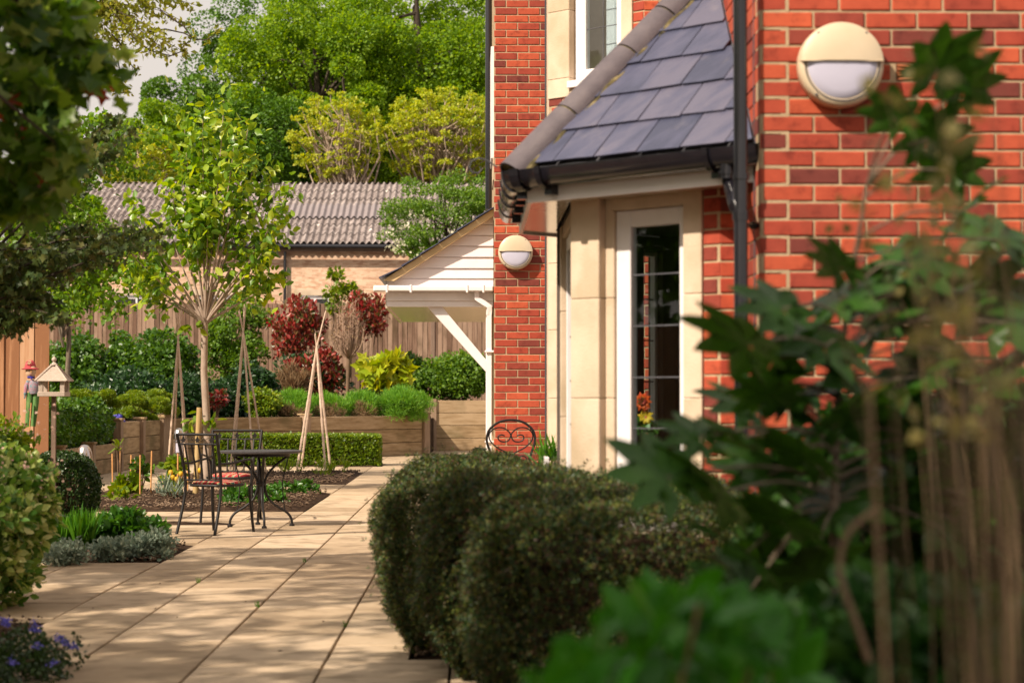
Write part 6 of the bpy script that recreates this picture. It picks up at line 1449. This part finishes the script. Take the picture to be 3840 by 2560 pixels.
# tall brown canes / stems very close to the lens
bm_ = thing('stem_clump', 'blurred clump of tall brown woody stems rising close to the lens at right', 'grass clump', (GX(3500, 2.5), 2.5, 0)); g = random.Random(44)
LFP = []; M_bst = surf('brown_stem', [(.06, .040, .022), (.21, .14, .075)], .8, 12, (1, 1, .2), 0, objrand=.6)
for k in range(62):
    Y = g.uniform(2.0, 4.2); x = 3230 + 700 * g.random() ** .8; bend = g.uniform(-330, 60); yt_ = g.choice([g.uniform(150, 700), g.uniform(500, 1200), g.uniform(900, 1500)])
    a = Vector((GX(x + g.uniform(-60, 320), Y), Y, 0)); m = pt(x, 1900, Y); e = pt(x + bend, yt_, Y); m2 = pt(x + bend * .35, (1900 + yt_) / 2, Y)
    mb = MB(); pts = curve([a, m, m2, e], 5); rr = g.choice([.0008, .0010, .0012, .0015, .0019, .0024]); mb.tube(pts, [rr * (1 - .7 * i / (len(pts) - 1)) for i in range(len(pts))], 7); mb.build('stem', M_bst, bm_, smooth=True)
    if k % 2 == 0: LFP += [tuple(e + Vector((g.gauss(0, .015), g.gauss(0, .03), g.gauss(0, .03)))) for _ in range(2)] + [tuple(m2.lerp(e, g.random()) + Vector((g.gauss(0, .012), 0, g.gauss(0, .02)))) for _ in range(3)]
leaves('dry_leaf', np.array(LFP), .028, leafmat('withered_leaves', [(.10, .10, .03), (.20, .17, .05), (.26, .24, .08)], .4, .5, 2, .7), bm_, 'wide', droop=.8)
mb = MB(); mb.tube(curve([pt(3300, 1900, 3.0), pt(3180, 2000, 3.0), pt(3150, 2150, 3.0), pt(3210, 2330, 3.0), pt(3260, 2480, 3.0)], 5), .005, 8).build('bent_stem', M_twig, bm_, smooth=True)
# bright leaves at the bottom edge
bp = thing('foreground_plant', 'bright green out-of-focus leaves along the bottom right edge', 'plant', (.28, 2.9, 0)); g = random.Random(45); P = []
for k in range(298):
    x = g.uniform(1930, 3020) ; top_ = 2190 + 330 * abs((x - 2560) / 560) ** 1.4 + (60 if x < 2300 else 0); y = top_ + abs(g.gauss(0, 1)) * 190 + 50; P.append(tuple(pt(x, y, g.uniform(2.6, 3.3))))
P = np.array(P); LM = [leaf_mesh('leaf', np.zeros((1, 3)), 1.0, L_bright, 'oval', up=.5) for _ in range(24)]
for k, q in enumerate(P):
    o = link('leaf', LM[k % 24], bp, Vector(q) - bp.location, (g.uniform(-.5, .5), g.uniform(-.5, .5), g.uniform(0, 6.28))); sc_ = .058 * g.uniform(.7, 1.3); o.scale = (sc_ * 1.25, sc_ * 1.25, sc_ * 1.25)
mb = MB()
for k in range(26): e = Vector(P[k * 6]); b = Vector((.28 + g.uniform(-.12, .12), 2.95 + g.uniform(-.1, .1), 0)); mb.tube(curve([b, b.lerp(e, .5) + Vector((0, 0, .1)), e], 4), .003, 5, cap=False)
mb.build('stem', M_twig, bp)
box_shrub('low_groundcover', 'very dark low leaves at the bottom right corner behind the bright ones', 2500, 4200, 2250, 2900, 3.6, .3, 4000, .055, L_fat, 'oval', 40, 205, zb=0, clr=.1, cat='plant')
# strappy green plant by the bay foot
box_shrub('strappy_plant', 'bright strappy green plant peeping over the dark hedge at the pier foot', 2020, 2105, 1670, 1790, 14.2, .1, 90, .16, L_grass, 'blade', 6, 207, zb=.1, up=2.0, cat='plant')

# ------------------------------------------------------------------ the garden's left side and the trees at the camera's back (out of the frame)
tree('sycamore_tree', 'leafy sycamore standing beyond the left edge near the camera, shading the foreground', (-4.6, .4, 0), (-2.9, .9, 4.7), (1.9, 2.6, 1.1), 8500, 60, .42, .13, L_maple, M_darkbark, .18, 211, 'maple', nl=22, top=(-3.6, .7, 4.6))
fence('board_fence', 'brown board fence along the left boundary beyond the picture edge', (-8.9, 0), (-8.9, 19.8), 0, 1.95, .15, .142, M_fence2)
for k, (X, Yq_, r_, h_) in enumerate([(-12, 3, 2.6, 3.6), (-12.5, 9.5, 2.8, 4.0), (-12.2, 16, 2.6, 3.4), (-12.8, 23, 2.4, 3.4)]):
    tree('boundary_tree', ['bushy tree behind the boundary fence nearest the camera', 'tallest bushy tree behind the boundary fence', 'third bushy tree behind the boundary fence', 'farthest bushy tree behind the boundary fence'][k], (X, Yq_, 0), (X, Yq_, h_), (r_, 3.6, h_ * .85), 5200, 40, .8, .24, L_oakd, M_darkbark, .2, 220 + k, 'wide', nl=10, group='trees behind the left boundary')

for o in bpy.data.objects:
    if o.name.split('.')[0] in ('dry_leaf', 'low_shoot', 'bud_leaf', 'red_leaf', 'blossom', 'flower_head'): o['kind'] = 'stuff'
